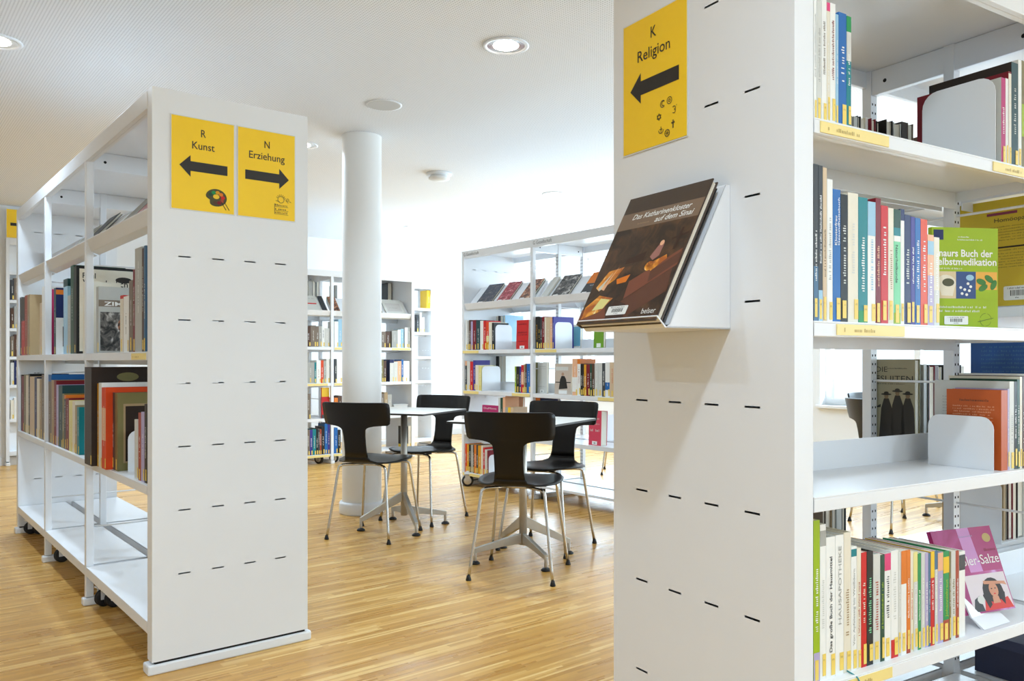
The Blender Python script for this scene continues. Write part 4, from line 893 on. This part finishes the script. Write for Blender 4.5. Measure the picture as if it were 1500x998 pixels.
# ================================================================ MIDDLE RACK (Gesellschaft)
Gf = [.90, 1.84, 2.74]
def gb(z, kind): return [(.032, Gf[0]-.016, z, kind), (Gf[0]+.016, Gf[1]-.016, z, kind), (Gf[1]+.016, Gf[2]-.016, z, kind)]
gz = [1.128, .795, .455, .115]
near = gb(1.47, 'disp')+gb(gz[0], 'up')+gb(gz[1], 'up')+gb(gz[2], 'flat')+gb(gz[3], 'base')
far = gb(1.47, 'disp')+gb(gz[0], 'flat')+gb(gz[1], 'flat')+gb(gz[2], 'flat')+gb(gz[3], 'base')
GR = rack(FG, 'white double-sided book rack with Gesellschaft lettering behind the tables', Gf, [(0, .03)], near, far, dots=(.90, 1.84), casters=[(.085, .0, 2.45), (.06, WD-.06, .7), (.95, .07, .9), (.95, WD-.07, .4), (1.9, .07, .6)], bigwheel=True)
m = MB(); fr = Frame((0, -.0012, HT-.062), (1, 0, 0), (0, 0, 1), (0, -1, 0)); gl = mat('lettering_grey', '6a6a68', .5)
m.text(fr, .03, .02, 'G Gesellschaft', .036, gl, width=.21); m.text(fr, .92, .02, 'G Gesellschaft', .036, gl, width=.21); m.text(fr, 1.86, .02, 'G Gesellschaft', .036, gl, width=.21); m.build('header_lettering', GR)
for a, b, z in ((678, 701, gz[0]), (784, 815, gz[0]), (679, 701, gz[1]), (750, 776, gz[1]), (876, 902, gz[1]), (678, 703, gz[3])): strip(GR, FG, a, b, z, txt=False)
def GP(sh): return ('the left end of', f"the middle rack's {sh}")
g1 = "books on the middle rack's upper shelf"; g2 = "books on the middle rack's second shelf"; g3 = "books on the middle rack's third shelf"; g4 = "books on the middle rack's bottom shelf"
k = row(FG, gz[0], GP('upper shelf'), g1, [(678, 680, 469, 'tan'), (680, 684.6, 469, 'white'), (684.6, 687, 470, 'grey'), (687, 689.7, 469, 'brown'), (689.7, 692.5, 471, 'lilac'), (692.5, 697.4, 469, 'dark red'), (697.4, 703.4, 469, 'dark teal'), (703.4, 708, 470, 'white'), (708, 712.2, 470, 'red'), (712.2, 716, 472, 'orange-red', {'bands': [(.3, .5, 'pale yellow'), (0, .3, 'amber')]}), (716, 720.6, 472, 'cream'), (720.6, 723.5, 473, 'black')], d=.15)
bookend(FG, FG.s_at(724.2, .02), .03, gz[0], .17, .20, "left one of the white bookends on the middle rack's upper shelf", base=-1)
k = row(FG, gz[0], GP('upper shelf'), g1, [(784.5, 788, 464, 'black', {'tc': 'amber'}), (788, 791.4, 464, 'black', {'tc': 'yellow'}), (791.4, 793.8, 465, 'charcoal'), (793.8, 797.6, 464, 'dark red'), (797.6, 800, 465, 'cream'), (800, 805.8, 465, 'beige'), (805.8, 809, 465, 'peach'), (809, 811, 464, 'purple', {'d': .2})], d=.15, start=k)
bookend(FG, FG.s_at(811.6, .02), .03, gz[0], .17, .195, "right one of the white bookends on the middle rack's upper shelf", base=-1)
def gface(x0, x1, yt, z, col, label, art=None, t=.03, th=.02, yaw=0.0, lean=.03, group=None):
    a, b = FG.s_at(x0, t), FG.s_at(x1, t); h = FG.z_at(yt, (a+b)/2, t)-z
    return face_book(FG, a, t, z, b-a, h, th, col, label, group, lean=lean, yaw=yaw, art=art)
def art_lines(ink, spots, pic=None):
    def f(m, fr, w, h):
        r = random.Random(int(w*1e4))
        for y, hh in spots: m.marks(fr, w*.12, w*.88, h*y, h*hh, pc(ink), r, .0006)
        if pic: m.rect(fr, w*pic[0], w*pic[1], h*pic[2], h*pic[3], pic[4], .0005)
        m.rect(fr, w*.3, w*.7, h*.02, h*.12, pc('white'), .0008); m.rect(fr, w*.42, w*.58, h*.04, h*.09, pc('grey'), .001)
    return f
gface(756, 773.5, 469, gz[0], 'red', 'red book facing out on the middle rack upper shelf, left bay', art_lines('dark red', [(.84, .05), (.55, .06), (.47, .05), (.26, .03)]), group=g1)
gface(831.5, 850, 476, gz[0], 'white', 'white and light blue book facing out on the middle rack upper shelf', lambda m, fr, w, h: m.rect(fr, w*.04, w*.98, h*.12, h*.92, mat('cover_sea', '6cb0cc', .3), .0006), t=.24, group=g1)
gface(869.5, 884, 461, gz[0], 'olive', 'green book facing out on the middle rack upper shelf, below the dark display book', lambda m, fr, w, h: (m.rect(fr, 0, w, 0, h*.62, mat('cover_grass', '6c9c1c', .3), .0006), m.rect(fr, w*.3, w*.72, h*.02, h*.14, pc('white'), .0009)), group=g1)
k = row(FG, gz[1], GP('second shelf'), g2, [(677.4, 680.4, 528, 'charcoal', {'bands': [(.8, 1, 'orange-red'), (.1, .3, 'orange-red')]}), (680.4, 684, 529, 'charcoal', {'bands': [(.84, 1, 'peach')]}), (684, 688.6, 529, 'light grey'), (688.6, 693, 530, 'red'), (693, 696.4, 528, 'purple'), (696.4, 701, 535, 'cream'), (701, 705, 536, 'pale yellow')], d=.15)
bookend(FG, FG.s_at(706, .02), .02, gz[1], .19, .20, "leftmost white bookend on the middle rack's second shelf", base=-1)
bookend(FG, FG.s_at(752.8, .02), .03, gz[1], .17, .165, "white bookend left of the lime book on the middle rack's second shelf")
k = row(FG, gz[1], GP('second shelf'), g2, [(754, 756.2, 537, 'lime'), (756.2, 761, 537, 'black', {'tc': 'pale yellow'}), (761, 763.4, 537, 'purple'), (763.4, 767.2, 535, 'red', {'bands': [(.3, .75, 'peach')], 'wrap': False}), (767.2, 769.4, 534, 'tan'), (769.4, 771.6, 533, 'brown'), (771.6, 776.8, 533, 'blue'), (776.8, 779, 531, 'olive')], d=.15, start=k)
gface(787, 800.5, 531, gz[1], 'light grey', 'pale transparent-looking book facing out right of the middle rack post', art_lines('grey', [(.85, .03), (.78, .02), (.2, .04)]), t=.06, group=g2)
def art_figure(m, fr, w, h):
    m.rect(fr, 0, w, 0, h, mat('cover_sepia', 'c8b8a8', .4), .0004); m.rect(fr, w*.05, w*.8, h*.78, h*.9, pc('light grey'), .0006)
    K = mat('coat_dark', '1c1814')
    m.shape(fr, [(w*.25, h*.17), (w*.78, h*.2), (w*.68, h*.5), (w*.58, h*.6), (w*.40, h*.6), (w*.32, h*.48)], K, .0008); m.disc(fr, w*.48, h*.66, w*.08, h*.055, mat('face_pale', 'b08c74'), .0009)
    m.rect(fr, w*.05, w*.95, h*.38, h*.41, K, .0007); m.rect(fr, w*.25, w*.75, h*.02, h*.14, pc('white'), .0009)
gface(812.4, 834, 533, gz[1], 'beige', 'book with a dark seated figure on a sepia cover, facing out on the middle rack', art_figure, t=.03, th=.03, yaw=.12, group=g2)
k = row(FG, gz[1], GP('second shelf'), g2, [(838.5, 845.6, 526, 'peach', {'bands': [(.1, .5, 'white')]}), (845.6, 850.3, 526, 'white', {'bands': [(.86, 1, 'orange')], 'tc': 'rust'}), (850.3, 853.4, 533, 'black', {'tc': 'white'}), (853.4, 855.4, 533, 'dark brown'), (855.4, 858.8, 534, 'amber'), (858.8, 864, 534, 'dark red'), (864, 867, 534, 'dark green'), (867, 871, 533, 'brown'), (871, 876.4, 532, 'light grey'), (876.4, 882, 532, 'light grey'), (882, 886.5, 532, 'charcoal'), (886.5, 893.2, 531, 'white', {'bands': [(.2, .42, 'blue')], 'wrap': False}), (893.2, 900.5, 531, 'beige', {'tc': 'red'}), (900.5, 906, 532, 'cream')], d=.15, start=k)
gface(705.6, 729, 594, gz[2], 'magenta', 'magenta book with a white title showing above the front chair back', lambda m, fr, w, h: m.text(fr, w*.1, h*.86, 'DuMont', h*.09, pc('white'), width=w*.8), t=.04, group=g3)
k = row(FG, gz[2], GP('third shelf'), g3, [(730, 733, 583, 'light grey'), (733, 736.5, 583, 'dark green'), (736.5, 740, 582, 'peach'), (740, 744, 597, 'grey'), (744, 748, 597, 'yellow'), (748, 752, 597, 'beige')], d=.14)
gface(739, 765, 579.5, gz[2], 'peach', 'salmon orange book cover behind the chair backs, left bay of the middle rack', t=.2, group=g3)
gface(783, 806, 580, gz[2], 'orange', 'orange book right of the middle rack post, just above the back chair', t=.1, group=g3)
gface(790, 816, 584, gz[2], 'navy', 'dark blue book leaning before the orange one above the back chair', t=.05, group=g3)
gface(862, 880, 602, gz[2], mat('cover_coral_red', 'd8405c', .35), 'thick pinkish red book standing face out beside the right back chair', art_lines('light grey', [(.75, .06), (.6, .05), (.4, .07)]), t=.03, th=.06, yaw=.0, group=g3)
bookend(FG, FG.s_at(885, .3), .30, gz[2], .17, .19, 'white bookend on the far side of the middle rack behind the pinkish book')
row(FG, gz[3], GP('bottom shelf'), g4, [(678, 680.4, 647, 'red', {'d': .2}), (680.4, 684.2, 650, 'orange-red'), (684.2, 686.8, 651, 'amber'), (686.8, 689.8, 652, 'black'), (689.8, 693, 652, 'grey'), (693, 694.5, 652, 'dark brown'), (694.5, 697.7, 652, 'orange'), (697.7, 700.3, 652, 'charcoal'), (700.3, 704.6, 653, 'amber', {'d': .16}), (704.6, 707.5, 653, 'cream', {'d': .18}), (707.5, 710.2, 656, 'red', {'d': .16}), (710.2, 713.6, 659, 'light grey', {'d': .15}), (713.6, 715, 660, 'dark red', {'d': .15})], d=.15)
bookend(FG, FG.s_at(715.8, .02), .02, gz[3], .15, .165, 'white bookend beside the orange books at the bottom of the middle rack', base=-1)
# far side of the middle rack
far_row(FG, gz[0], "on the far side of the middle rack's upper shelf", "far-side books of the middle rack", [(722, 726, 463, 'taupe'), (726, 730, 463, 'rust'), (730, 733, 463, 'charcoal'), (733, 737, 463, 'grey'), (737, 740, 462, 'light blue', {'d': .2, 'side': 'x1'})])
far_row(FG, gz[1], "on the far side of the middle rack's second shelf", "far-side books of the middle rack", [(717, 721, 522, 'grey'), (721, 726, 521, 'charcoal'), (726, 731, 521, 'black'), (731, 736, 522, 'silver'), (736, 741, 521, 'white')])
# display books on the middle rack
DISP = [(692.5, 714, 'charcoal', PIC_SKY, 'dark blue picture book, leftmost on the middle rack slanted shelf'), (721.5, 740, 'dark red', PIC_RED, 'red and white picture book, second on the middle rack slanted shelf'), (754, 773, 'dark green', PIC_WARM, 'brown and green picture book beside the post on the middle rack slanted shelf'),
        (786, 795, 'light grey', None, 'plain pale book just right of the post on the middle rack slanted shelf'), (801.5, 826, 'charcoal', PIC_GREY, 'black and white portrait book on the middle rack slanted shelf'), (844, 866, 'charcoal', None, 'orange and grey book on the middle rack slanted shelf'), (880, 896, 'light grey', None, 'pale grey book near the display holder on the middle rack slanted shelf')]
def art_disp(pic, og=False):
    def f(m, fr, w, h):
        if og: m.rect(fr, 0, w, h*.5, h, pc('orange'), .0006); m.marks(fr, w*.3, w*.8, h*.38, h*.05, pc('light grey'), random.Random(2), .0008)
        elif pic: m.rect(fr, w*.0, w, 0, h, pic, .0006)
        m.rect(fr, w*.1, w*.4, h*.02, h*.12, pc('white'), .0009)
    return f
for x0, x1, c, pic, lb in DISP:
    a, b = FG.s_at(x0, 0), FG.s_at(x1, 0)
    slant(FG, a, b-a, .225, .014, c, lb, z=1.47, group=GS, art=art_disp(pic, 'orange and grey' in lb))

# ================================================================ BACK RACKS
Bf = [-.06+.06, .0]
sP0, sP1 = FB.s_at(487, 0), FB.s_at(606, 0)
sPm = sP0-.95
def bb(z, kind): return [(sPm+.016, sP0-.016, z, kind), (sP0+.016, sP1-.03, z, kind)]
bz = [1.178, .815, .46, .10]
near = bb(1.50, 'disp')
for z in bz[:3]: near = near+bb(z, 'flat')
near += bb(bz[3], 'base')
far = bb(1.5, 'flat')+bb(bz[0], 'flat')+bb(bz[1], 'flat')+bb(bz[2], 'flat')
BR = rack(FB, 'white book rack at the back behind the round column', [sPm, sP0], [(sP1-.025, sP1+.01)], near, far, casters=[(sP0+.05, .07, .8), (sP0-.1, .1, .5), (sP1-.1, .07, .4)], bigwheel=True)
for a, b, z in ((450, 480, bz[1]), (490, 502, bz[1]), (490, 502, bz[0]), (574, 601, bz[0]), (450, 483, bz[3]), (489, 501, bz[3])): strip(BR, FB, a, b, z, txt=False)
def BP(sh): return (sh[0], sh[1])
h1 = "books on the back rack's upper shelf"; h2 = "books on the back rack's second shelf"; h4 = "books on the back rack's bottom shelf"; h3 = "books on the back rack's third shelf"
k = row(FB, bz[0], ('the left on', "the back rack's upper shelf"), h1, [(449, 455, 478, 'brown'), (455, 463, 477, 'taupe'), (463, 467, 478, 'taupe'), (467, 471.5, 478, 'grey'), (471.5, 475.6, 478, 'white', {'tc': 'navy'}), (475.6, 482.6, 481, 'light grey'), (490, 495.6, 471, 'white'), (495.6, 501, 468, 'light blue'), (501, 505, 470, 'cream'), (557, 565, 486, 'taupe'), (565, 571.7, 486, 'brown'), (574, 582.6, 485, 'grey'), (582.6, 587, 483, 'white'), (587, 591.3, 482, 'light blue'), (593, 597.4, 480, 'white'), (597.4, 601, 480, 'grey')], d=.15)
k = row(FB, bz[1], ('the left on', "the back rack's second shelf"), h2, [(449, 460.6, 531, 'grey'), (460.6, 463.6, 531, 'teal'), (463.6, 470, 528, 'white', {'tc': 'rust'}), (470, 474, 528, 'orange-red'), (474, 478, 529, 'grey'), (478, 482.8, 526, 'white'), (490, 493.4, 526, 'charcoal'), (493.4, 501, 528, 'white'), (557, 562, 527, 'olive'), (562, 566, 529, 'brown'), (571, 577, 527, 'navy', {'bands': [(0, .85, 'light grey')], 'wrap': False}), (577, 582.6, 530, 'light grey'), (582.6, 588, 529, 'peach'), (588, 591, 527, 'blue'), (591, 600, 529, 'white')], d=.15)
k = row(FB, bz[2], ('the left on', "the back rack's third shelf"), h3, [(449, 455, 577, 'taupe'), (490, 495, 583, 'orange'), (495, 501, 580, 'brown'), (558, 563, 577, 'taupe'), (563, 568, 575, 'tan'), (568, 574, 578, 'grey')], d=.15)
def bface(x0, x1, yt, z, col, label, art=None, t=.03, th=.02, group=h3):
    a, b = FB.s_at(x0, t), FB.s_at(x1, t); h = FB.z_at(yt, (a+b)/2, t)-z
    return face_book(FB, a, t, z, b-a, h, th, col, label, group, lean=.02, art=art)
bface(471.5, 482.5, 568, bz[2], 'red', 'red and yellow book facing out on the back rack left of the column', lambda m, fr, w, h: (m.rect(fr, 0, w, h*.7, h, pc('yellow'), .0005), m.rect(fr, w*.3, w, h*.1, h*.45, pc('amber'), .0006), m.rect(fr, 0, w, 0, h*.12, pc('charcoal'), .0007)))
m = MB(); pb = mat('frosted_plastic', 'c9cccd', .3, 0, .02, 10); m.box(0, .17, 0, .14, 0, .1, pb); m.box(-.005, .175, -.005, .145, .1, .112, pb)
a = FB.s_at(577, .03); pp = FB.P(a, .03); tag(m.build('plastic_box', loc=(pp[0], pp[1], bz[2]), rot=(0, 0, FB.th), bevel=.004), 'frosted plastic box on the back rack above the back table', 'box')
k = row(FB, bz[3], ('the left on', "the back rack's bottom shelf"), h4, [(449, 454, 630, 'taupe'), (454, 458, 630, 'purple'), (458, 463, 629, 'teal'), (463, 466, 628, 'black'), (466, 468.6, 629, 'charcoal'), (468.6, 471, 629, 'rust'), (471, 475.6, 625, 'black'), (475.6, 480, 621, 'blue'), (480, 483.4, 620, 'purple'), (489.5, 494.6, 627, 'blue'), (494.6, 499, 630, 'black'), (594, 598, 625, 'black', {'bands': [(0, .15, 'yellow')]}), (598, 602, 624, 'cream')], d=.15)
bs = [(451, 473, 'light grey', 'white brochure with a red streak on the back rack slanted shelf', 'r'), (476, 482, 'charcoal', 'dark folder leaning on the back rack slanted shelf', None), (490, 501, 'tan', 'book with a tan portrait on the back rack slanted shelf left of the column', 'w'), (558, 563, 'charcoal', 'dark and yellow book on the back rack slanted shelf right of the column', 'y'), (569, 598, 'light grey', 'pale sketch-covered book on the back rack slanted shelf right of the column', 'g')]
def art_b(kx):
    def f(m, fr, w, h):
        if kx == 'r': m.rect(fr, w*.2, w*.85, h*.45, h*.52, pc('red'), .0006); m.marks(fr, w*.3, w*.8, h*.78, h*.05, pc('grey'), random.Random(1), .0006)
        if kx == 'w': m.rect(fr, 0, w, 0, h, PIC_WARM, .0006)
        if kx == 'y': m.rect(fr, w*.1, w*.9, h*.1, h*.3, pc('yellow'), .0006)
        if kx == 'g': m.rect(fr, w*.12, w*.85, h*.2, h*.75, mat('sketch_grey', 'c4c0bc'), .0006); m.marks(fr, w*.2, w*.7, h*.4, h*.08, pc('grey'), random.Random(2), .0008)
    return f
for x0, x1, c, lb, kx in bs:
    a, b = FB.s_at(x0, 0), FB.s_at(x1, 0); slant(FB, a, b-a, .22, .014, c, lb, z=1.50, group=GS, art=art_b(kx))
# white tall books above the back rack's slanted shelf (its far side)
far_row(FB, 1.5, "standing above the slanted shelf of the back rack", "books above the back rack's slanted shelf", [(452, 457, 412, 'light grey'), (458, 462, 411, 'white'), (464, 469, 409, 'light grey'), (491, 494, 418, 'grey'), (568, 574, 415, 'charcoal'), (576, 584, 414, 'white'), (588, 592, 416, 'light grey')], d=.14)
# narrow open shelf beyond
FC = Face((-1.38, 9.36), LA)
sc1 = FC.s_at(635, 0)
near = [(sc1-.95, sc1-.03, z, 'flat') for z in (1.66, 1.375, 1.09, .805, .52)]+[(sc1-.95, sc1-.03, .12, 'base')]
CR = rack(FC, 'narrow-looking white shelf with nearly empty boards behind the back rack', [sc1-.96], [(sc1-.03, sc1)], near, [], W=.30, casters=[])
row(FC, 1.66, ('the left on', "the nearly empty shelf behind the back rack"), 'books on the nearly empty shelf', [(625.5, 631, 425.6, 'yellow')], d=.15, t=.02)
row(FC, 1.375, ('the left on', "the second board of the nearly empty shelf"), 'books on the nearly empty shelf', [(610.5, 613.5, 461, 'charcoal'), (615, 618, 458, 'white'), (618, 622, 465, 'white')], d=.15, t=.02)

# far left wall shelf with sign
FW = Face((-5.33, 7.72), LA)
w0, w1 = FW.s_at(9, 0), FW.s_at(60, 0)
near = [(w0+.03, w1, z, 'flat') for z in (1.92, 1.64, 1.36, 1.08, .80, .46)]+[(w0+.03, w1, .14, 'base')]
WRK = rack(FW, 'tall white shelf at the far left edge below a yellow sign', [w1+.02], [(w0-.0, w0+.03)], near, [], W=.32, H=2.25, casters=[], slotz=(.306, .214, 9))
def row2(z, n, cols, hh, sh):
    s = w0+.04
    for i in range(n):
        c = cols[i % len(cols)]; th = .028+.012*((i*7) % 3)
        p = FW.P(s, .015); mk_book((p[0], p[1], z), FW.th, th, hh+.01*((i*5) % 3), .15, c, f"{c} book, {ORD[i]} on the far left shelf's {sh} board", 'books on the far left shelf', {}); s += th+.002
row2(1.64, 6, ['charcoal', 'taupe', 'brown'], .2, 'second'); row2(1.36, 6, ['brown', 'grey', 'dark red'], .2, 'third'); row2(1.08, 6, ['taupe', 'brown', 'dark brown'], .2, 'fourth')
row2(.80, 6, ['light grey', 'navy', 'charcoal'], .22, 'fifth'); row2(.46, 6, ['cream', 'white', 'pale yellow'], .19, 'sixth')
pf = FW.P(w0-.0, -.002); o = Frame((pf[0], pf[1], 2.252), (FW.c, FW.q, 0), (0, 0, 1), (FW.q, -FW.c, 0))
sgn = sign(None, 0, .21, 0, .285, o, [('A', .6, .8, .08, .08), ('Literatur', .5, .62, .07, .5)], (.95, .3, .475, .05, .10, .12), lambda m, Q, w, h: m.disc(Q, w*.6, h*.12, w*.07, h*.04, mat('doodle_line', '5a4a20')), 'yellow sign with a black bar standing on the far left shelf', 0)
for c in list(sgn.children):
    if c.name.startswith(('lettering', 'arrow')): bpy.data.objects.remove(c)
Q = Frame(o.p(0, 0, .0031), o.r, o.u, o.n)
m = MB(); m.rect(Q, .035, .2, .12, .15, INK, .0004); m.build('arrow', sgn)
m = MB(); m.marks(Q, .08, .19, .195, .014, mat('print_dark_ochre', '7a6a20'), random.Random(2)); m.build('lettering', sgn)

# ================================================================ CHAIRS
def chair_parts():
    prof = []                                     # (arc position, y, z)
    ys = [(.205, .452), (.19, .4565), (.15, .4585), (.08, .455), (.0, .449), (-.08, .446), (-.14, .4475), (-.175, .453), (-.198, .466), (-.211, .486), (-.219, .515), (-.228, .56), (-.238, .61), (-.246, .645),
          (-.2475, .652), (-.249, .658), (-.2505, .6635), (-.252, .669), (-.2525, .6715), (-.2527, .673), (-.255, .683), (-.261, .705), (-.269, .74), (-.277, .775), (-.281, .792), (-.283, .800), (-.2835, .803)]
    hw = [.085, .125, .175, .203, .208, .196, .155, .112, .083, .074, .070, .069, .070, .074, .079, .086, .099, .125, .172, .197, .209, .213, .216, .2175, .216, .208, .196]
    return ys, hw
def chair(name, x, y, rz, label, src=None):
    root = empty(name, (x, y, 0), rz, label, 'chair', 'black chairs with T-shaped backs')
    if src:
        for ch in src.children:
            c = ch.copy(); COL.objects.link(c); c.parent = root
            for g in ch.children: e = g.copy(); COL.objects.link(e); e.parent = c
        return root
    ys, hw = chair_parts(); n = 15
    def sheet(i0, i1):
        m = MB(); base = 0
        for i in range(i0, i1):
            y_, z_ = ys[i]
            for j in range(n):
                t = -1+2*j/(n-1); xx = hw[i]*t
                back = max(0, min(1, (z_-.46)/.2))
                yy = y_+back*1.25*xx*xx*(.4+.6*back); zz = z_+(1-back)*(.10*xx*xx*2)
                m.v.append((xx, yy, zz))
        k = i1-i0
        for i in range(k-1):
            for j in range(n-1):
                m.f.append((i*n+j, i*n+j+1, (i+1)*n+j+1, (i+1)*n+j)); m.mi.append(m.m(CHAIRB)); m.sm.append(True)
        return m
    s = sheet(0, 10).build('seat', root, solid=.009); b = sheet(9, len(ys)).build('backrest', root, solid=.009)
    for sx in (-1, 1):
        for sy in (-1, 1):
            m = MB(); fx, fy = .203*sx, .203*sy; ax, ay = .05*sx, .07*sy; kx, ky = .152*sx, .150*sy
            pts = [(ax, ay, .431), (ax+(kx-ax)*.6, ay+(ky-ay)*.6, .431), (ax+(kx-ax)*.86, ay+(ky-ay)*.86, .429), (kx, ky, .420), (kx+(fx-kx)*.07, ky+(fy-ky)*.07, .400), (kx+(fx-kx)*.14, ky+(fy-ky)*.14, .37)]
            for q in (.35, .6, .85, .97): pts.append((kx+(fx-kx)*q, ky+(fy-ky)*q, .42*(1-q)+.008*q))
            m.tube(pts, .0078, STEEL, 12); l = m.build('leg', root)
            g = MB(); g.lathe((fx, fy, 0), [(0, 0), (.0125, 0), (.0135, .004), (.010, .016), (.0085, .024), (0, .024)], BLACKR, 16); g.build('foot_glide', l)
    m = MB()
    for sy in (-1, 1):
        m.tube([(-.06, .07*sy, .431), (.06, .07*sy, .431)], .0078, STEEL, 10)
    m.lathe((0, 0, .424), [(0, 0), (.05, 0), (.05, .016), (0, .016)], BLACKR, 20); m.build('leg_mount', root)
    return root
c1 = chair('chair', .04, 4.0, math.radians(-13.9), 'black T-back chair in front, nearest the camera at the right table')
chair('chair', .196, 4.55, math.radians(152.4), 'black T-back chair on the far side of the right table facing us', c1)
chair('chair', -.82, 4.86, math.radians(-19.6), 'black T-back chair at the left table with its back to us, before the column', c1)
chair('chair', -.58, 5.37, math.radians(150.6), 'black T-back chair on the far side of the left table facing us', c1)
chair('chair', 1.05, 7.55, math.radians(170), 'black chair seen through the middle rack at its right end', c1)
chair('chair', 2.43, 5.12, math.radians(-78), 'black chair by the window seen through the right rack', c1)
chair('chair', 2.75, 5.85, math.radians(-150), 'black chair far right by the window with only its legs visible', c1)

# ================================================================ TABLES
def table(x, y, rz, label, rtop, size=.59, src=None):
    root = empty('square_table', (x, y, 0), rz, label, 'table', 'small square white tables')
    h = size/2; c, q = math.cos(rtop-rz), math.sin(rtop-rz)
    def outline(hh, r):
        return [(a*c-b*q, a*q+b*c) for a, b in rounded(-hh, hh, -hh, hh, r, n=4)]
    m = MB(); m.prism([(a, b, .720) for a, b in outline(h, .012)], (0, 0, .0095), INK); m.prism([(a, b, .7296) for a, b in outline(h-.0008, .012)], (0, 0, .0012), TTOP)
    tag(m.build('tabletop', root), 'thin white tabletop with a black edge')
    m = MB(); m.tube([(0, 0, .075), (0, 0, .715)], .0205, STEELM, 28); m.build('column', root)
    m = MB(); m.prism([(a, b, .713) for a, b in outline(.12, .01)], (0, 0, .007), BLACKR); m.build('mounting_plate', root)
    for k, a in enumerate((-45, -135, 45, 135)):
        hi = k < 2; A = math.radians(a); dx, dy = math.cos(A), math.sin(A); L = .277
        zt, zb_ = (.225, .165) if hi else (.135, .082); w = .011
        px_, py_ = -dy*w, dx*w
        P = [(.012, zt), (.05, zt-(.02 if hi else .006)), (L, .080), (L, .058), (L-.02, .058), (.12, (zb_+.058)/2+.006), (.012, zb_)]
        m = MB(); m.prism([(dx*r+px_, dy*r+py_, z) for r, z in P], (-2*px_, -2*py_, 0), STEELM)
        m.tube([(dx*(L-.006), dy*(L-.006), .07), (dx*(L-.006), dy*(L-.006), .015)], .009, STEELM, 12)
        o = m.build('base_arm', root, bevel=.002)
        g = MB(); g.lathe((dx*(L-.006), dy*(L-.006), 0), [(0, 0), (.024, 0), (.026, .005), (.018, .013), (.009, .017), (0, .017)], BLACKR, 20); g.build('foot_glide', o)
    return root
table(-.675, 5.085, math.radians(-22), 'small square white table on a steel column between the two left chairs', math.radians(-22), .59)
table(.058, 4.275, math.radians(159), 'small square white table on a steel column between the two right chairs', math.radians(180-29), .585)
table(3.0, 5.3, math.radians(10), 'square white table by the window glimpsed through the right rack', math.radians(20), .7)
table(1.45, 7.75, math.radians(30), 'square white table behind the right part of the middle rack', math.radians(30), .7)

# ================================================================ CAMERA, WORLD
cam = bpy.data.cameras.new('camera'); co = bpy.data.objects.new('camera', cam); COL.objects.link(co)
co.location = (0, 0, CAMH); co.rotation_euler = (PI/2, 0, 0)
cam.sensor_width = 36; cam.lens = FPX/1500*36; cam.shift_y = (CY-499)/1500; cam.clip_start = .05
bpy.context.scene.camera = co
w = bpy.data.worlds.new('sky'); bpy.context.scene.world = w; w.use_nodes = True
bg = w.node_tree.nodes['Background']; bg.inputs[0].default_value = (.80, .91, 1, 1); bg.inputs[1].default_value = 1.2
sc = bpy.context.scene
sc.view_settings.view_transform = 'Standard'; sc.view_settings.look = 'None'; sc.view_settings.gamma = 1; sc.view_settings.use_curve_mapping = False
sc.view_settings.exposure = 0.34
